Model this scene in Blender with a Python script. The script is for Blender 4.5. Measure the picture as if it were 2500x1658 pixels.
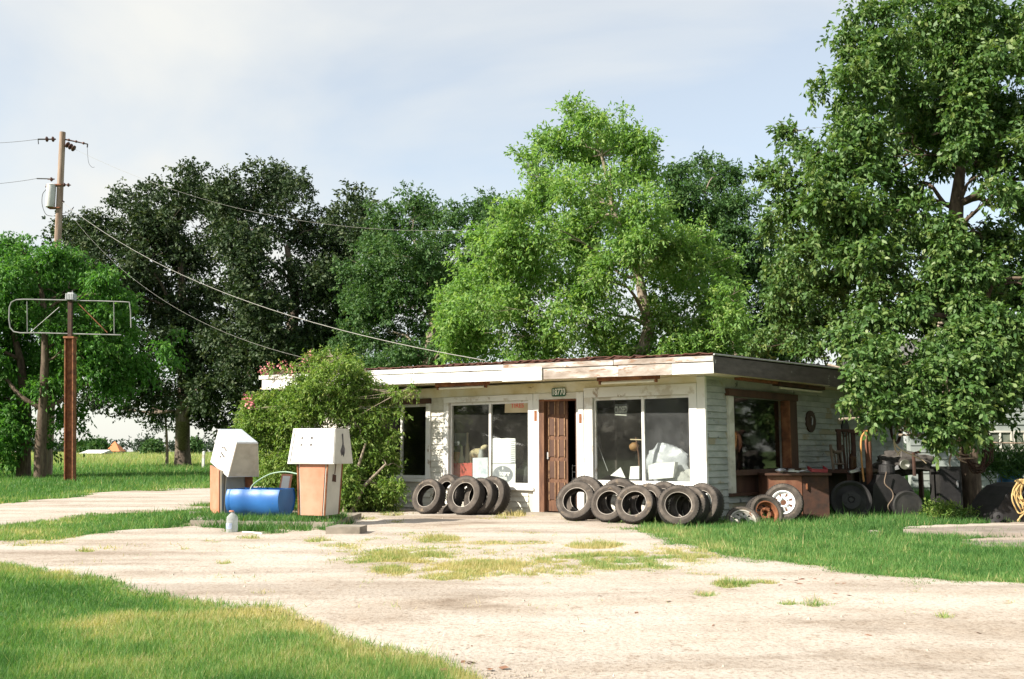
import bpy, math, random
import numpy as np
from mathutils import Vector, Matrix

for o in list(bpy.data.objects):
    bpy.data.objects.remove(o, do_unlink=True)
S = bpy.context.scene
COL = S.collection
random.seed(7)
RNG = np.random.default_rng(11)

# ------------------------------------------------------------------ camera
FPX, CX, CY, HOR, EYE = 2300.0, 1250.0, 829.0, 1100.0, 1.15
PITCH = math.atan((HOR - CY) / FPX)
cam = bpy.data.cameras.new('camera')
cam.sensor_width = 36.0
cam.lens = FPX / 2500.0 * 36.0
cam.clip_end = 6000.0
cam.clip_start = 0.1
cam_o = bpy.data.objects.new('camera', cam)
cam_o.location = (0, 0, EYE)
cam_o.rotation_euler = (math.pi / 2 + PITCH, 0, 0)
COL.objects.link(cam_o)
S.camera = cam_o

# ------------------------------------------------------------------ light
SUN_AZ = math.radians(59)      # measured from behind the camera towards the left
SUN_EL = math.radians(35)
SUNV = Vector((-math.sin(SUN_AZ) * math.cos(SUN_EL), -math.cos(SUN_AZ) * math.cos(SUN_EL), math.sin(SUN_EL)))
sun = bpy.data.lights.new('sun', 'SUN')
sun.energy = 5.0
sun.angle = math.radians(0.5)
sun.color = (1.0, 0.93, 0.81)
sun_o = bpy.data.objects.new('sun', sun)
sun_o.rotation_euler = (-SUNV).to_track_quat('-Z', 'Y').to_euler()
COL.objects.link(sun_o)

W = bpy.data.worlds.new('World')
S.world = W
W.use_nodes = True
nt = W.node_tree
nt.nodes.clear()
def wn(t, **k):
    n = nt.nodes.new(t)
    for a, b in k.items():
        setattr(n, a, b)
    return n
out = wn('ShaderNodeOutputWorld')
bg = wn('ShaderNodeBackground')
bg.inputs[1].default_value = 0.12
sky = wn('ShaderNodeTexSky')
sky.sky_type = 'NISHITA'
sky.sun_disc = False
sky.sun_elevation = SUN_EL
sky.sun_rotation = math.atan2(SUNV.x, SUNV.y)
sky.air_density = 1.0
sky.dust_density = 0.7
sky.ozone_density = 1.0
tc = wn('ShaderNodeTexCoord')
sep = wn('ShaderNodeSeparateXYZ')
nt.links.new(tc.outputs['Generated'], sep.inputs[0])
zc = wn('ShaderNodeMath', operation='MAXIMUM'); zc.inputs[1].default_value = 0.0
nt.links.new(sep.outputs[2], zc.inputs[0])
za = wn('ShaderNodeMath', operation='ADD'); za.inputs[1].default_value = 0.22
nt.links.new(zc.outputs[0], za.inputs[0])
dx = wn('ShaderNodeMath', operation='DIVIDE'); dy = wn('ShaderNodeMath', operation='DIVIDE')
nt.links.new(sep.outputs[0], dx.inputs[0]); nt.links.new(za.outputs[0], dx.inputs[1])
nt.links.new(sep.outputs[1], dy.inputs[0]); nt.links.new(za.outputs[0], dy.inputs[1])
cmb = wn('ShaderNodeCombineXYZ')
nt.links.new(dx.outputs[0], cmb.inputs[0]); nt.links.new(dy.outputs[0], cmb.inputs[1])
mp = wn('ShaderNodeMapping')
mp.inputs['Location'].default_value = (3.3, 1.7, 0)
mp.inputs['Rotation'].default_value = (0, 0, math.radians(12))
mp.inputs['Scale'].default_value = (-0.8, 1.05, 1)
nt.links.new(cmb.outputs[0], mp.inputs[0])
nz = wn('ShaderNodeTexNoise')
nz.inputs['Scale'].default_value = 1.05
nz.inputs['Detail'].default_value = 9
nz.inputs['Roughness'].default_value = 0.5
nz.inputs['Distortion'].default_value = 0.5
nt.links.new(mp.outputs[0], nz.inputs[0])
rmp = wn('ShaderNodeValToRGB')
rmp.color_ramp.elements[0].position = 0.38
rmp.color_ramp.elements[0].color = (0.47, 0.47, 0.47, 1)
rmp.color_ramp.elements[1].position = 0.64
rmp.color_ramp.elements[1].color = (0.97, 0.97, 0.97, 1)
nt.links.new(nz.outputs[0], rmp.inputs[0])
mx = wn('ShaderNodeMix', data_type='RGBA')
hz_ = wn('ShaderNodeMapRange'); hz_.inputs['From Min'].default_value = .30; hz_.inputs['From Max'].default_value = .02
hz_.inputs['To Min'].default_value = 0; hz_.inputs['To Max'].default_value = .80
nt.links.new(zc.outputs[0], hz_.inputs[0])
hm_ = wn('ShaderNodeMath', operation='MAXIMUM'); nt.links.new(hz_.outputs[0], hm_.inputs[0]); nt.links.new(rmp.outputs[0], hm_.inputs[1])
nt.links.new(hm_.outputs[0], mx.inputs[0])
nt.links.new(sky.outputs[0], mx.inputs[6])
mx.inputs[7].default_value = (4.0, 3.97, 3.98, 1)
tn_ = wn('ShaderNodeMix', data_type='RGBA', blend_type='MULTIPLY'); tn_.inputs[0].default_value = 1
tn_.inputs[7].default_value = (1.0, 1.01, .965, 1)
nt.links.new(mx.outputs[2], tn_.inputs[6]); nt.links.new(tn_.outputs[2], bg.inputs[0])
nt.links.new(bg.outputs[0], out.inputs[0])

S.view_settings.view_transform = 'Standard'
S.view_settings.look = 'None'
S.view_settings.exposure = 0.97
S.view_settings.gamma = 1.0
S.view_settings.use_curve_mapping = False
S.cycles.max_bounces = 8
S.cycles.transparent_max_bounces = 16
S.cycles.caustics_reflective = False
S.cycles.caustics_refractive = False
S.cycles.use_denoising = True

# ------------------------------------------------------------------ projection helpers
CP, SP = math.cos(PITCH), math.sin(PITCH)
def ray(px, py):
    a = (px - CX) / FPX; b = (CY - py) / FPX
    return np.array([a, CP - b * SP, SP + b * CP])
def D(px, py, y):                       # point at ground distance y
    r = ray(px, py); t = y / r[1]
    return np.array([r[0] * t, y, EYE + r[2] * t])
def G(px, py, z=0.0):                   # point at height z
    r = ray(px, py); t = (z - EYE) / r[2]
    return np.array([r[0] * t, r[1] * t, z])
def proj(p):                            # vectorised world -> photo pixel
    p = np.asarray(p, float)
    x, y, z = p[..., 0], p[..., 1], p[..., 2] - EYE
    f = y * CP + z * SP; u = -y * SP + z * CP
    return CX + FPX * x / f, CY - FPX * u / f
AF = math.radians(35); AS = math.radians(42)
FL = np.array([-math.cos(AF), math.sin(AF), 0]); FN = np.array([-math.sin(AF), -math.cos(AF), 0])
SD = np.array([math.sin(AS), math.cos(AS), 0]); SN = np.array([math.cos(AS), -math.sin(AS), 0])
UP = np.array([0, 0, 1.0])
CORNER = D(1722, 1100, 15.1); CORNER[2] = 0
CAMP = np.array([0, 0, EYE])
def hit(px, py, p0, n):
    r = ray(px, py); t = np.dot(p0 - CAMP, n) / np.dot(r, n)
    return CAMP + r * t
def fuz(px, py=1100, off=0.0):          # front wall: distance from the corner, height
    p = hit(px, py, CORNER + FN * off, FN)
    return float(np.dot(p - CORNER, FL)), float(p[2])
def suz(px, py=1100, off=0.0):
    p = hit(px, py, CORNER + SN * off, SN)
    d = p - CORNER - SN * off
    return float(np.dot(d, SD)), float(p[2])
def FP(u, z, o=0.0): return CORNER + FL * u + FN * o + UP * z
def SPT(u, z, o=0.0): return CORNER + SD * u + SN * o + UP * z

# ------------------------------------------------------------------ numpy noise
def _h(ix, iy, s):
    v = np.sin(ix * 127.1 + iy * 311.7 + s * 74.7) * 43758.5453
    return v - np.floor(v)
def vnoise(x, y, s=0):
    ix = np.floor(x); iy = np.floor(y); fx = x - ix; fy = y - iy
    fx = fx * fx * (3 - 2 * fx); fy = fy * fy * (3 - 2 * fy)
    return ((_h(ix, iy, s) * (1 - fx) + _h(ix + 1, iy, s) * fx) * (1 - fy)
            + (_h(ix, iy + 1, s) * (1 - fx) + _h(ix + 1, iy + 1, s) * fx) * fy)
def fbm(x, y, s=0, o=4):
    r = 0; a = 0.5; t = 0
    for i in range(o):
        r = r + a * vnoise(x, y, s + i * 3); t += a; a *= 0.5; x = x * 2.03 + 5.1; y = y * 2.03 + 1.7
    return r / t
def sstep(a, b, x):
    t = np.clip((x - a) / (b - a), 0, 1); return t * t * (3 - 2 * t)

# ------------------------------------------------------------------ materials
def mat(name, cols, scale=4.0, rough=0.7, bump=0.0, metal=0.0, bscale=None, pos=None, stretch=(1, 1, 1),
        patch=None, spec=0.4, detail=7, coat=0.0, patch2=None):
    """cols: ramp colours over noise; patch=(colour, noise scale, threshold, stretch): worn spots of a second colour"""
    m = bpy.data.materials.new(name); m.use_nodes = True
    t = m.node_tree; b = t.nodes['Principled BSDF']
    b.inputs['Roughness'].default_value = rough
    b.inputs['Metallic'].default_value = metal
    b.inputs['Specular IOR Level'].default_value = spec
    b.inputs['Coat Weight'].default_value = coat
    tcn = t.nodes.new('ShaderNodeTexCoord'); oi = t.nodes.new('ShaderNodeObjectInfo')
    ml = t.nodes.new('ShaderNodeVectorMath'); ml.operation = 'SCALE'; ml.inputs[0].default_value = (17.3, 9.1, 13.7)
    t.links.new(oi.outputs['Random'], ml.inputs['Scale'])
    ad = t.nodes.new('ShaderNodeVectorMath'); ad.operation = 'ADD'
    t.links.new(tcn.outputs['Object'], ad.inputs[0]); t.links.new(ml.outputs[0], ad.inputs[1])
    def noise(sc, st, det=detail, rg=0.6):
        mpn = t.nodes.new('ShaderNodeMapping'); mpn.inputs['Scale'].default_value = st
        t.links.new(ad.outputs[0], mpn.inputs[0])
        n = t.nodes.new('ShaderNodeTexNoise'); n.inputs['Scale'].default_value = sc
        n.inputs['Detail'].default_value = det; n.inputs['Roughness'].default_value = rg
        t.links.new(mpn.outputs[0], n.inputs[0]); return n
    n = noise(scale, stretch)
    r = t.nodes.new('ShaderNodeValToRGB')
    while len(r.color_ramp.elements) < len(cols): r.color_ramp.elements.new(0.5)
    k = len(cols)
    for i, c in enumerate(cols):
        r.color_ramp.elements[i].position = pos[i] if pos else (0.32 + 0.36 * i / max(1, k - 1))
        r.color_ramp.elements[i].color = (*c, 1)
    t.links.new(n.outputs[0], r.inputs[0])
    colour = r.outputs[0]
    for pt in (patch, patch2):
        if not pt: continue
        pc, psc, th, pst = pt
        pn = noise(psc, pst, 8, 0.65)
        pr = t.nodes.new('ShaderNodeMapRange'); pr.inputs['From Min'].default_value = th; pr.inputs['From Max'].default_value = th + 0.05
        t.links.new(pn.outputs[0], pr.inputs[0])
        mm = t.nodes.new('ShaderNodeMix'); mm.data_type = 'RGBA'
        t.links.new(pr.outputs[0], mm.inputs[0]); t.links.new(colour, mm.inputs[6]); mm.inputs[7].default_value = (*pc, 1)
        colour = mm.outputs[2]
    t.links.new(colour, b.inputs['Base Color'])
    if bump:
        bn = noise(bscale or scale * 3, stretch)
        bp = t.nodes.new('ShaderNodeBump'); bp.inputs['Strength'].default_value = min(1, bump); bp.inputs['Distance'].default_value = 0.01
        t.links.new(bn.outputs[0], bp.inputs['Height']); t.links.new(bp.outputs[0], b.inputs['Normal'])
    return m

def leaf_mat(name, ramp, rough=0.45, trans=0.3, spec=0.5):
    m = bpy.data.materials.new(name); m.use_nodes = True
    t = m.node_tree; b = t.nodes['Principled BSDF']; o = t.nodes['Material Output']
    b.inputs['Roughness'].default_value = rough; b.inputs['Specular IOR Level'].default_value = spec
    at = t.nodes.new('ShaderNodeAttribute'); at.attribute_name = 'tint'
    r = t.nodes.new('ShaderNodeValToRGB')
    while len(r.color_ramp.elements) < len(ramp): r.color_ramp.elements.new(0.5)
    for i, (p, c) in enumerate(ramp):
        r.color_ramp.elements[i].position = p; r.color_ramp.elements[i].color = (*c, 1)
    t.links.new(at.outputs['Fac'], r.inputs[0]); t.links.new(r.outputs[0], b.inputs['Base Color'])
    tr = t.nodes.new('ShaderNodeBsdfTranslucent')
    g = t.nodes.new('ShaderNodeMix'); g.data_type = 'RGBA'; g.blend_type = 'MULTIPLY'; g.inputs[0].default_value = 1
    t.links.new(r.outputs[0], g.inputs[6]); g.inputs[7].default_value = (1.5, 1.6, 0.7, 1)
    t.links.new(g.outputs[2], tr.inputs[0])
    ms = t.nodes.new('ShaderNodeMixShader'); ms.inputs[0].default_value = trans
    t.links.new(b.outputs[0], ms.inputs[1]); t.links.new(tr.outputs[0], ms.inputs[2]); t.links.new(ms.outputs[0], o.inputs[0])
    return m

def glass_mat(name, dust=(0.30, 0.29, 0.27), d0=0.03, d1=0.30, scale=1.6, tint=(0.93, 0.95, 0.94)):
    m = bpy.data.materials.new(name); m.use_nodes = True
    t = m.node_tree; t.nodes.remove(t.nodes['Principled BSDF']); o = t.nodes['Material Output']
    tr = t.nodes.new('ShaderNodeBsdfTransparent'); tr.inputs[0].default_value = (*tint, 1)
    gl = t.nodes.new('ShaderNodeBsdfGlossy'); gl.inputs['Roughness'].default_value = 0.03
    ge = t.nodes.new('ShaderNodeNewGeometry'); dt = t.nodes.new('ShaderNodeVectorMath'); dt.operation = 'DOT_PRODUCT'
    t.links.new(ge.outputs['Normal'], dt.inputs[0]); t.links.new(ge.outputs['Incoming'], dt.inputs[1])
    def mth(op, a, b):
        k = t.nodes.new('ShaderNodeMath'); k.operation = op
        for q, v in enumerate((a, b)):
            if v is None: continue
            if isinstance(v, float): k.inputs[q].default_value = v
            else: t.links.new(v, k.inputs[q])
        return k.outputs[0]
    ab = mth('ABSOLUTE', dt.outputs['Value'], None); om = mth('SUBTRACT', 1.0, ab); p5 = mth('POWER', om, 5.0)
    fr = mth('ADD', mth('MULTIPLY', p5, .95), .04)          # Schlick reflectance of a glass face, seen from either side
    m1 = t.nodes.new('ShaderNodeMixShader')
    t.links.new(fr, m1.inputs[0]); t.links.new(tr.outputs[0], m1.inputs[1]); t.links.new(gl.outputs[0], m1.inputs[2])
    df = t.nodes.new('ShaderNodeBsdfDiffuse'); df.inputs[0].default_value = (*dust, 1)
    tcn = t.nodes.new('ShaderNodeTexCoord')
    n = t.nodes.new('ShaderNodeTexNoise'); n.inputs['Scale'].default_value = scale; n.inputs['Detail'].default_value = 8; n.inputs['Roughness'].default_value = .65
    t.links.new(tcn.outputs['Object'], n.inputs[0])
    mr = t.nodes.new('ShaderNodeMapRange'); mr.inputs['From Min'].default_value = .3; mr.inputs['From Max'].default_value = .75
    mr.inputs['To Min'].default_value = d0; mr.inputs['To Max'].default_value = d1
    t.links.new(n.outputs[0], mr.inputs[0])
    m2 = t.nodes.new('ShaderNodeMixShader')
    t.links.new(mr.outputs[0], m2.inputs[0]); t.links.new(m1.outputs[0], m2.inputs[1]); t.links.new(df.outputs[0], m2.inputs[2])
    t.links.new(m2.outputs[0], o.inputs[0])
    return m

# ------------------------------------------------------------------ mesh builder
class MB:
    def __init__(s): s.v = []; s.f = []
    def add(s, vs, fs):
        b = len(s.v); s.v += [tuple(map(float, p)) for p in vs]; s.f += [tuple(b + i for i in f) for f in fs]; return s
    def hexa(s, a, b):                    # a: 4 pts of one face (ccw seen from outside), b: 4 matching pts of the opposite face
        return s.add(list(a) + list(b), [(0, 1, 2, 3), (7, 6, 5, 4), (0, 4, 5, 1), (1, 5, 6, 2), (2, 6, 7, 3), (3, 7, 4, 0)])
    def box(s, c, x, y, z):               # centre and three half-axis vectors
        c = np.array(c, float); x = np.array(x, float); y = np.array(y, float); z = np.array(z, float)
        a = [c - x - y - z, c + x - y - z, c + x - y + z, c - x - y + z]
        b = [p + 2 * y for p in a]
        return s.hexa(a, b)
    def abox(s, x0, x1, y0, y1, z0, z1):
        return s.box(((x0 + x1) / 2, (y0 + y1) / 2, (z0 + z1) / 2), ((x1 - x0) / 2, 0, 0), (0, (y1 - y0) / 2, 0), (0, 0, (z1 - z0) / 2))
    def fbox(s, u0, u1, z0, z1, o0, o1):  # box on the front wall
        return s.hexa([FP(u1, z0, o1), FP(u0, z0, o1), FP(u0, z1, o1), FP(u1, z1, o1)], [FP(u1, z0, o0), FP(u0, z0, o0), FP(u0, z1, o0), FP(u1, z1, o0)])
    def sbox(s, u0, u1, z0, z1, o0, o1):
        return s.hexa([SPT(u0, z0, o1), SPT(u1, z0, o1), SPT(u1, z1, o1), SPT(u0, z1, o1)], [SPT(u0, z0, o0), SPT(u1, z0, o0), SPT(u1, z1, o0), SPT(u0, z1, o0)])
    def prism(s, poly, ext):              # polygon of 3D points extruded by ext
        n = len(poly); e = np.array(ext, float); p = [np.array(q, float) for q in poly]
        return s.add(p + [q + e for q in p], [tuple(range(n)), tuple(range(2 * n - 1, n - 1, -1))] + [(i, n + i, n + (i + 1) % n, (i + 1) % n) for i in range(n)])
    def tube(s, path, rad, n=6, cap=True, flat=None):
        P = [np.array(p, float) for p in path]
        R = [rad] * len(P) if np.isscalar(rad) else list(rad)
        vs = []; ref = None
        for i, p in enumerate(P):
            d = P[min(i + 1, len(P) - 1)] - P[max(i - 1, 0)]; d = d / (np.linalg.norm(d) + 1e-9)
            if ref is None:
                ref = np.cross(d, [0, 0, 1.0]) if abs(d[2]) < .9 else np.cross(d, [1.0, 0, 0])
            a = ref - d * np.dot(ref, d); a /= (np.linalg.norm(a) + 1e-9); ref = a
            b = np.cross(d, a)
            for k in range(n):
                t = 2 * math.pi * k / n
                vs.append(p + R[i] * (a * math.cos(t) + b * math.sin(t)))
        fs = [(i * n + k, i * n + (k + 1) % n, (i + 1) * n + (k + 1) % n, (i + 1) * n + k) for i in range(len(P) - 1) for k in range(n)]
        if cap: fs += [tuple(range(n - 1, -1, -1)), tuple((len(P) - 1) * n + k for k in range(n))]
        return s.add(vs, fs)
    def lathe(s, prof, c, ax, n=28, closed=False, arc=None, ref=None):   # prof: (radius, along axis)
        ax = np.array(ax, float); ax /= np.linalg.norm(ax); c = np.array(c, float)
        a = np.cross(ax, [0, 0, 1.0]) if ref is None else np.array(ref, float)
        if np.linalg.norm(a) < 1e-4: a = np.array([1.0, 0, 0])
        a = a - ax * np.dot(a, ax); a /= np.linalg.norm(a); b = np.cross(ax, a)
        m = len(prof); vs = []
        t0, t1 = arc or (0, 2 * math.pi); nn = n if arc is None else n + 1
        for k in range(nn):
            t = t0 + (t1 - t0) * k / n
            for r, h in prof: vs.append(c + ax * h + r * (a * math.cos(t) + b * math.sin(t)))
        fs = []
        for k in range(n):
            k2 = (k + 1) % nn
            for i in range(m - 1 + (1 if closed else 0)):
                j = (i + 1) % m; fs.append((k * m + i, k2 * m + i, k2 * m + j, k * m + j))
        return s.add(vs, fs)
    def build(s, name, m, parent=None, root=None, smooth=False, loc=None):
        me = bpy.data.meshes.new(name)
        r = root if root is not None else parent
        while r is not None and r.parent is not None: r = r.parent
        off = np.array(r.location) if r is not None else (np.array(loc, float) if loc is not None else np.array(s.v, float).mean(0))
        if r is None and loc is None:
            off = off.copy(); off[2] = min(p[2] for p in s.v)
        me.from_pydata([tuple(np.array(p) - off) for p in s.v], [], s.f)
        me.materials.append(m)
        if smooth:
            me.polygons.foreach_set('use_smooth', [True] * len(me.polygons))
            try: me.set_sharp_from_angle(angle=math.radians(38))
            except Exception: pass
        me.update()
        o = bpy.data.objects.new(name, me); COL.objects.link(o)
        if parent is not None: o.parent = parent
        else: o.location = off
        return o

def tag(o, label=None, cat=None, group=None, kind=None):
    if label: o['label'] = label
    if cat: o['category'] = cat
    if group: o['group'] = group
    if kind: o['kind'] = kind
    return o
def thing(name, label, cat, loc, group=None):
    o = bpy.data.objects.new(name, None); o.empty_display_size = .2
    o.location = tuple(map(float, loc)); COL.objects.link(o)
    return tag(o, label, cat, group)
def fast_mesh(name, V, nper, m, tint=None, parent=None, loc=(0, 0, 0)):
    """V: (N*nper, 3): N separate polygons of nper corners"""
    V = np.ascontiguousarray(V - np.array(loc, float), dtype=np.float32); nv = len(V); npoly = nv // nper
    me = bpy.data.meshes.new(name)
    me.vertices.add(nv); me.vertices.foreach_set('co', V.ravel())
    me.loops.add(nv); me.loops.foreach_set('vertex_index', np.arange(nv, dtype=np.int32))
    me.polygons.add(npoly); me.polygons.foreach_set('loop_start', np.arange(0, nv, nper, dtype=np.int32))
    if tint is not None:
        a = me.attributes.new('tint', 'FLOAT', 'POINT'); a.data.foreach_set('value', np.repeat(tint, nper).astype(np.float32))
    me.materials.append(m); me.update(calc_edges=True); me.validate()
    o = bpy.data.objects.new(name, me); COL.objects.link(o)
    if parent is not None: o.parent = parent
    else: o.location = loc
    return o
# ================================================================== materials used widely
WHITE = mat('peeling_white_paint', [(.66, .65, .62), (.74, .73, .71)], 2.5, .6, .25, patch=((.34, .28, .22), 5, .62, (1, 1, .6)), patch2=((.54, .50, .44), 1.8, .57, (1, 1, 1)))
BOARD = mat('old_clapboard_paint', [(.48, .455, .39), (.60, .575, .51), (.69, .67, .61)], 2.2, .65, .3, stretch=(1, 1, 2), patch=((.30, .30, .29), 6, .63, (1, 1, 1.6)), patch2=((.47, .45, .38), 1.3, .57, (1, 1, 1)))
BOARDS = mat('weathered_shade_dark_boards', [(.26, .28, .27), (.36, .38, .36), (.47, .48, .46)], 2.0, .7, .4, stretch=(1, 1, 1.6), patch=((.12, .13, .14), 5, .62, (1, 1, 1.5)), patch2=((.30, .27, .19), 1.1, .56, (1, 1, 1)))  # weathered grey-green boards, darkened further in colour for the side wall's shade
SOFFIT = mat('stained_soffit', [(.50, .38, .17), (.68, .60, .42), (.74, .70, .58)], 1.1, .75, .2)
FASCIA = mat('fascia_white', [(.56, .53, .50), (.66, .64, .61), (.74, .73, .71)], 1.9, .6, .4, stretch=(1, 1, 3), patch=((.28, .19, .13), 3.5, .63, (1, 1, 5)), patch2=((.45, .40, .35), 1.4, .60, (1, 1, 2)))
FASCIA_OLD = mat('fascia_weathered', [(.19, .15, .12), (.33, .28, .245), (.56, .53, .50)], 2.2, .7, .5, stretch=(1, 1, 4), patch=((.22, .13, .08), 4, .57, (1, 1, 5)))
FASCIA_DARK = mat('fascia_bare_wood', [(.065, .055, .05), (.12, .10, .09)], 3, .8, .5, stretch=(1, 1, 4), patch=((.45, .42, .38), 3, .66, (1, 1, 1)))
RUST = mat('rusty_iron', [(.09, .035, .02), (.20, .075, .035), (.30, .13, .06)], 6, .85, .4)
RUSTDK = mat('dark_rusty_iron', [(.035, .022, .018), (.09, .04, .025)], 6, .8, .4)
DKWOOD = mat('dark_brown_trim', [(.055, .028, .02), (.11, .055, .035)], 5, .7, .4, stretch=(1, 1, .25))
DOORWOOD = mat('brown_door_wood', [(.06, .026, .015), (.13, .06, .032), (.19, .10, .055)], 5, .7, .4, stretch=(3, 3, .5))
OLDWOOD = mat('grey_brown_wood', [(.14, .10, .075), (.25, .19, .14)], 6, .8, .4, stretch=(3, 3, .4))
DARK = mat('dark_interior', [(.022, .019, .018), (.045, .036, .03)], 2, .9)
GLASS = glass_mat('dusty_glass', d0=.008, d1=.055)
GLASS2 = glass_mat('dirtier_glass', d0=.02, d1=.13, dust=(.36, .37, .38))
GLASSDK = glass_mat('shaded_glass', d0=.005, d1=.03, dust=(.2, .19, .17))
ROOF = mat('rusty_roofing', [(.055, .024, .018), (.11, .04, .028), (.06, .038, .03)], 5, .8, .5)
PAPER = mat('white_card', [(.74, .73, .70), (.82, .81, .79)], 3, .6)
CARD = mat('tan_card', [(.45, .36, .22), (.55, .46, .31)], 4, .8)
REDP = mat('red_print', [(.55, .07, .05), (.62, .10, .07)], 6, .6)
BLACK = mat('black_metal', [(.02, .02, .02), (.04, .038, .036)], 6, .6, .2)
STEEL = mat('dull_steel', [(.42, .42, .43), (.60, .60, .60)], 6, .4, .1, metal=.7)
CONC = mat('old_concrete', [(.20, .175, .14), (.33, .29, .24)], 4, .9, .5)
CREAM = mat('cream_tube', [(.66, .62, .48), (.74, .71, .58)], 6, .4)

# ================================================================== the store
U = lambda px, py=1080: fuz(px, py)[0]
ZT = 2.055
store = thing('store_building', 'long low white weatherboard roadside store with flat overhanging roof and big shop windows', 'store', CORNER)
UL, SE = 9.3, 8.6           # wall lengths
ZTOP = 2.36
T = .13
u = {k: U(p) for k, p in dict(rw0=1687, rw1=1449, d0=1412, d1=1317, lw0=1293, lw1=1097, pw0=1043).items()}
u['pw1'] = u['pw0'] + 2.0
RB, LB, PB = .60, .517, .62          # window sill heights
# ---- front wall core: piers, spandrels and lintel
w = MB()
w.fbox(T, u['rw0'], 0, ZTOP, -T, 0)
w.fbox(u['rw0'], u['rw1'], 0, RB, -T, 0)
w.fbox(u['rw1'], u['d0'], 0, ZTOP, -T, 0)
w.fbox(u['d1'], u['lw0'], 0, ZTOP, -T, 0)
w.fbox(u['lw0'], u['lw1'], 0, LB, -T, 0)
w.fbox(u['lw1'], u['pw0'], 0, ZTOP, -T, 0)
w.fbox(u['pw0'], u['pw1'], 0, PB, -T, 0)
w.fbox(u['pw1'], UL, 0, ZTOP, -T, 0)
for a, b in ((u['rw0'], u['rw1']), (u['d0'], u['d1']), (u['lw0'], u['lw1']), (u['pw0'], u['pw1'])):
    w.fbox(a, b, ZT, ZTOP, -T, 0)
front_wall = w.build('front_wall', BOARD, store)
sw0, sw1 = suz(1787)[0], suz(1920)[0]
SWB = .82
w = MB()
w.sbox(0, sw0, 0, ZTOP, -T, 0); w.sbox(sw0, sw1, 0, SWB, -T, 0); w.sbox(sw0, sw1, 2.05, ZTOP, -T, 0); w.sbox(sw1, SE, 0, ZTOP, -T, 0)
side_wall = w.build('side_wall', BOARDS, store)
w = MB()
e = FL * UL
w.prism([CORNER + e, CORNER + e + SD * SE, CORNER + e + SD * SE + UP * ZTOP, CORNER + e + UP * ZTOP], -FL * T)
p = CORNER + SD * SE
w.prism([p, p + e, p + e + UP * ZTOP, p + UP * ZTOP], SD * T)
w.build('back_wall', BOARD, store)
mb = MB()                                            # dark lining and ceiling, added so the shop interior stays dark
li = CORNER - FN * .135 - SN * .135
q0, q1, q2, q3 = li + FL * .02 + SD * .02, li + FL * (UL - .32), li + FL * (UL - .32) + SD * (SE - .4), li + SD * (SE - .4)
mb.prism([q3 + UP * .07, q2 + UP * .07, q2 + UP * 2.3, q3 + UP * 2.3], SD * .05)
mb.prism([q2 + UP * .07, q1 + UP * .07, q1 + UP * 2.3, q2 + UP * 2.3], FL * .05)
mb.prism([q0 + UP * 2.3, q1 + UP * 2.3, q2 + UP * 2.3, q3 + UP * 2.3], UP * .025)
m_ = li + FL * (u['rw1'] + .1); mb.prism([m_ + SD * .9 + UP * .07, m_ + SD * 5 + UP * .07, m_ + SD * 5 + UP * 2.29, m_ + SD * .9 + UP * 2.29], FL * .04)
mb.build('added_dark_lining', DARK, store)
m = MB(); q = [CORNER - FN * .14 - SN * .14, CORNER + e - FN * .14, CORNER + e + SD * SE, CORNER + SD * SE - SN * .14]
m.prism([p + UP * .06 for p in q], -UP * .1)
m.build('floor_slab', mat('shop_floor', [(.10, .09, .08), (.16, .14, .12)], 3, .8), store)
# ---- clapboards, each board its own piece with a lapped lower edge
BH = .105
def clap(side, a, b, z0, z1, par):
    if b - a < .02: return
    P = SPT if side else FP
    n = max(1, int(round((z1 - z0) / BH))); h = (z1 - z0) / n
    for i in range(n):
        za = z0 + i * h; j = random.uniform(-.004, .004); j2 = random.uniform(-.005, .005)
        lo, hi = .022 + random.uniform(0, .006), .006
        aa, bb = a, b
        pts = [P(aa, za + j, lo), P(bb, za + j2, lo), P(bb, za + h - .004 + j2, hi), P(aa, za + h - .004 + j, hi)]
        bk = [P(aa, za + j, .001), P(bb, za + j2, .001), P(bb, za + h - .004 + j2, .001), P(aa, za + h - .004 + j, .001)]
        if not side: pts = [pts[1], pts[0], pts[3], pts[2]]; bk = [bk[1], bk[0], bk[3], bk[2]]
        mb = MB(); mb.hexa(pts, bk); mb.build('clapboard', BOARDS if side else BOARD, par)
cl0 = suz(1774)[0]
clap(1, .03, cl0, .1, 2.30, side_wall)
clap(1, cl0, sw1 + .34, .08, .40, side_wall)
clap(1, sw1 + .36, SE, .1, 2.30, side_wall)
clap(0, u['lw1'] + .13, u['pw0'] - .11, .1, 2.02, front_wall)
clap(0, u['lw0'] + .02, u['lw1'] + .13, .05, LB - .09, front_wall)
clap(0, u['pw0'] - .1, u['pw1'], .05, PB - .06, front_wall)
clap(0, u['pw1'], UL, .05, 2.25, front_wall)
clap(0, .16, u['rw1'], .05, RB - .1, front_wall)
# ---- flat trim
def ftrim(name, a, b, z0, z1, o0, o1, m=WHITE):
    mb = MB(); mb.fbox(a, b, z0, z1, o0, o1); return mb.build(name, m, store)
def strim(name, a, b, z0, z1, o0, o1, m=WHITE):
    mb = MB(); mb.sbox(a, b, z0, z1, o0, o1); return mb.build(name, m, store)
ftrim('corner_board', -.03, .11, .04, 2.33, .001, .035)
strim('corner_board', .0, .028, .04, 2.33, .001, .032)
ftrim('frieze_board', .11, u['pw1'], 2.165, 2.345, .001, .02, mat('stained_frieze', [(.52, .42, .22), (.66, .60, .44), (.72, .70, .62)], 1.6, .7, .2, patch=((.07, .04, .03), 3.2, .68, (1, 1, 2))))
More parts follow.
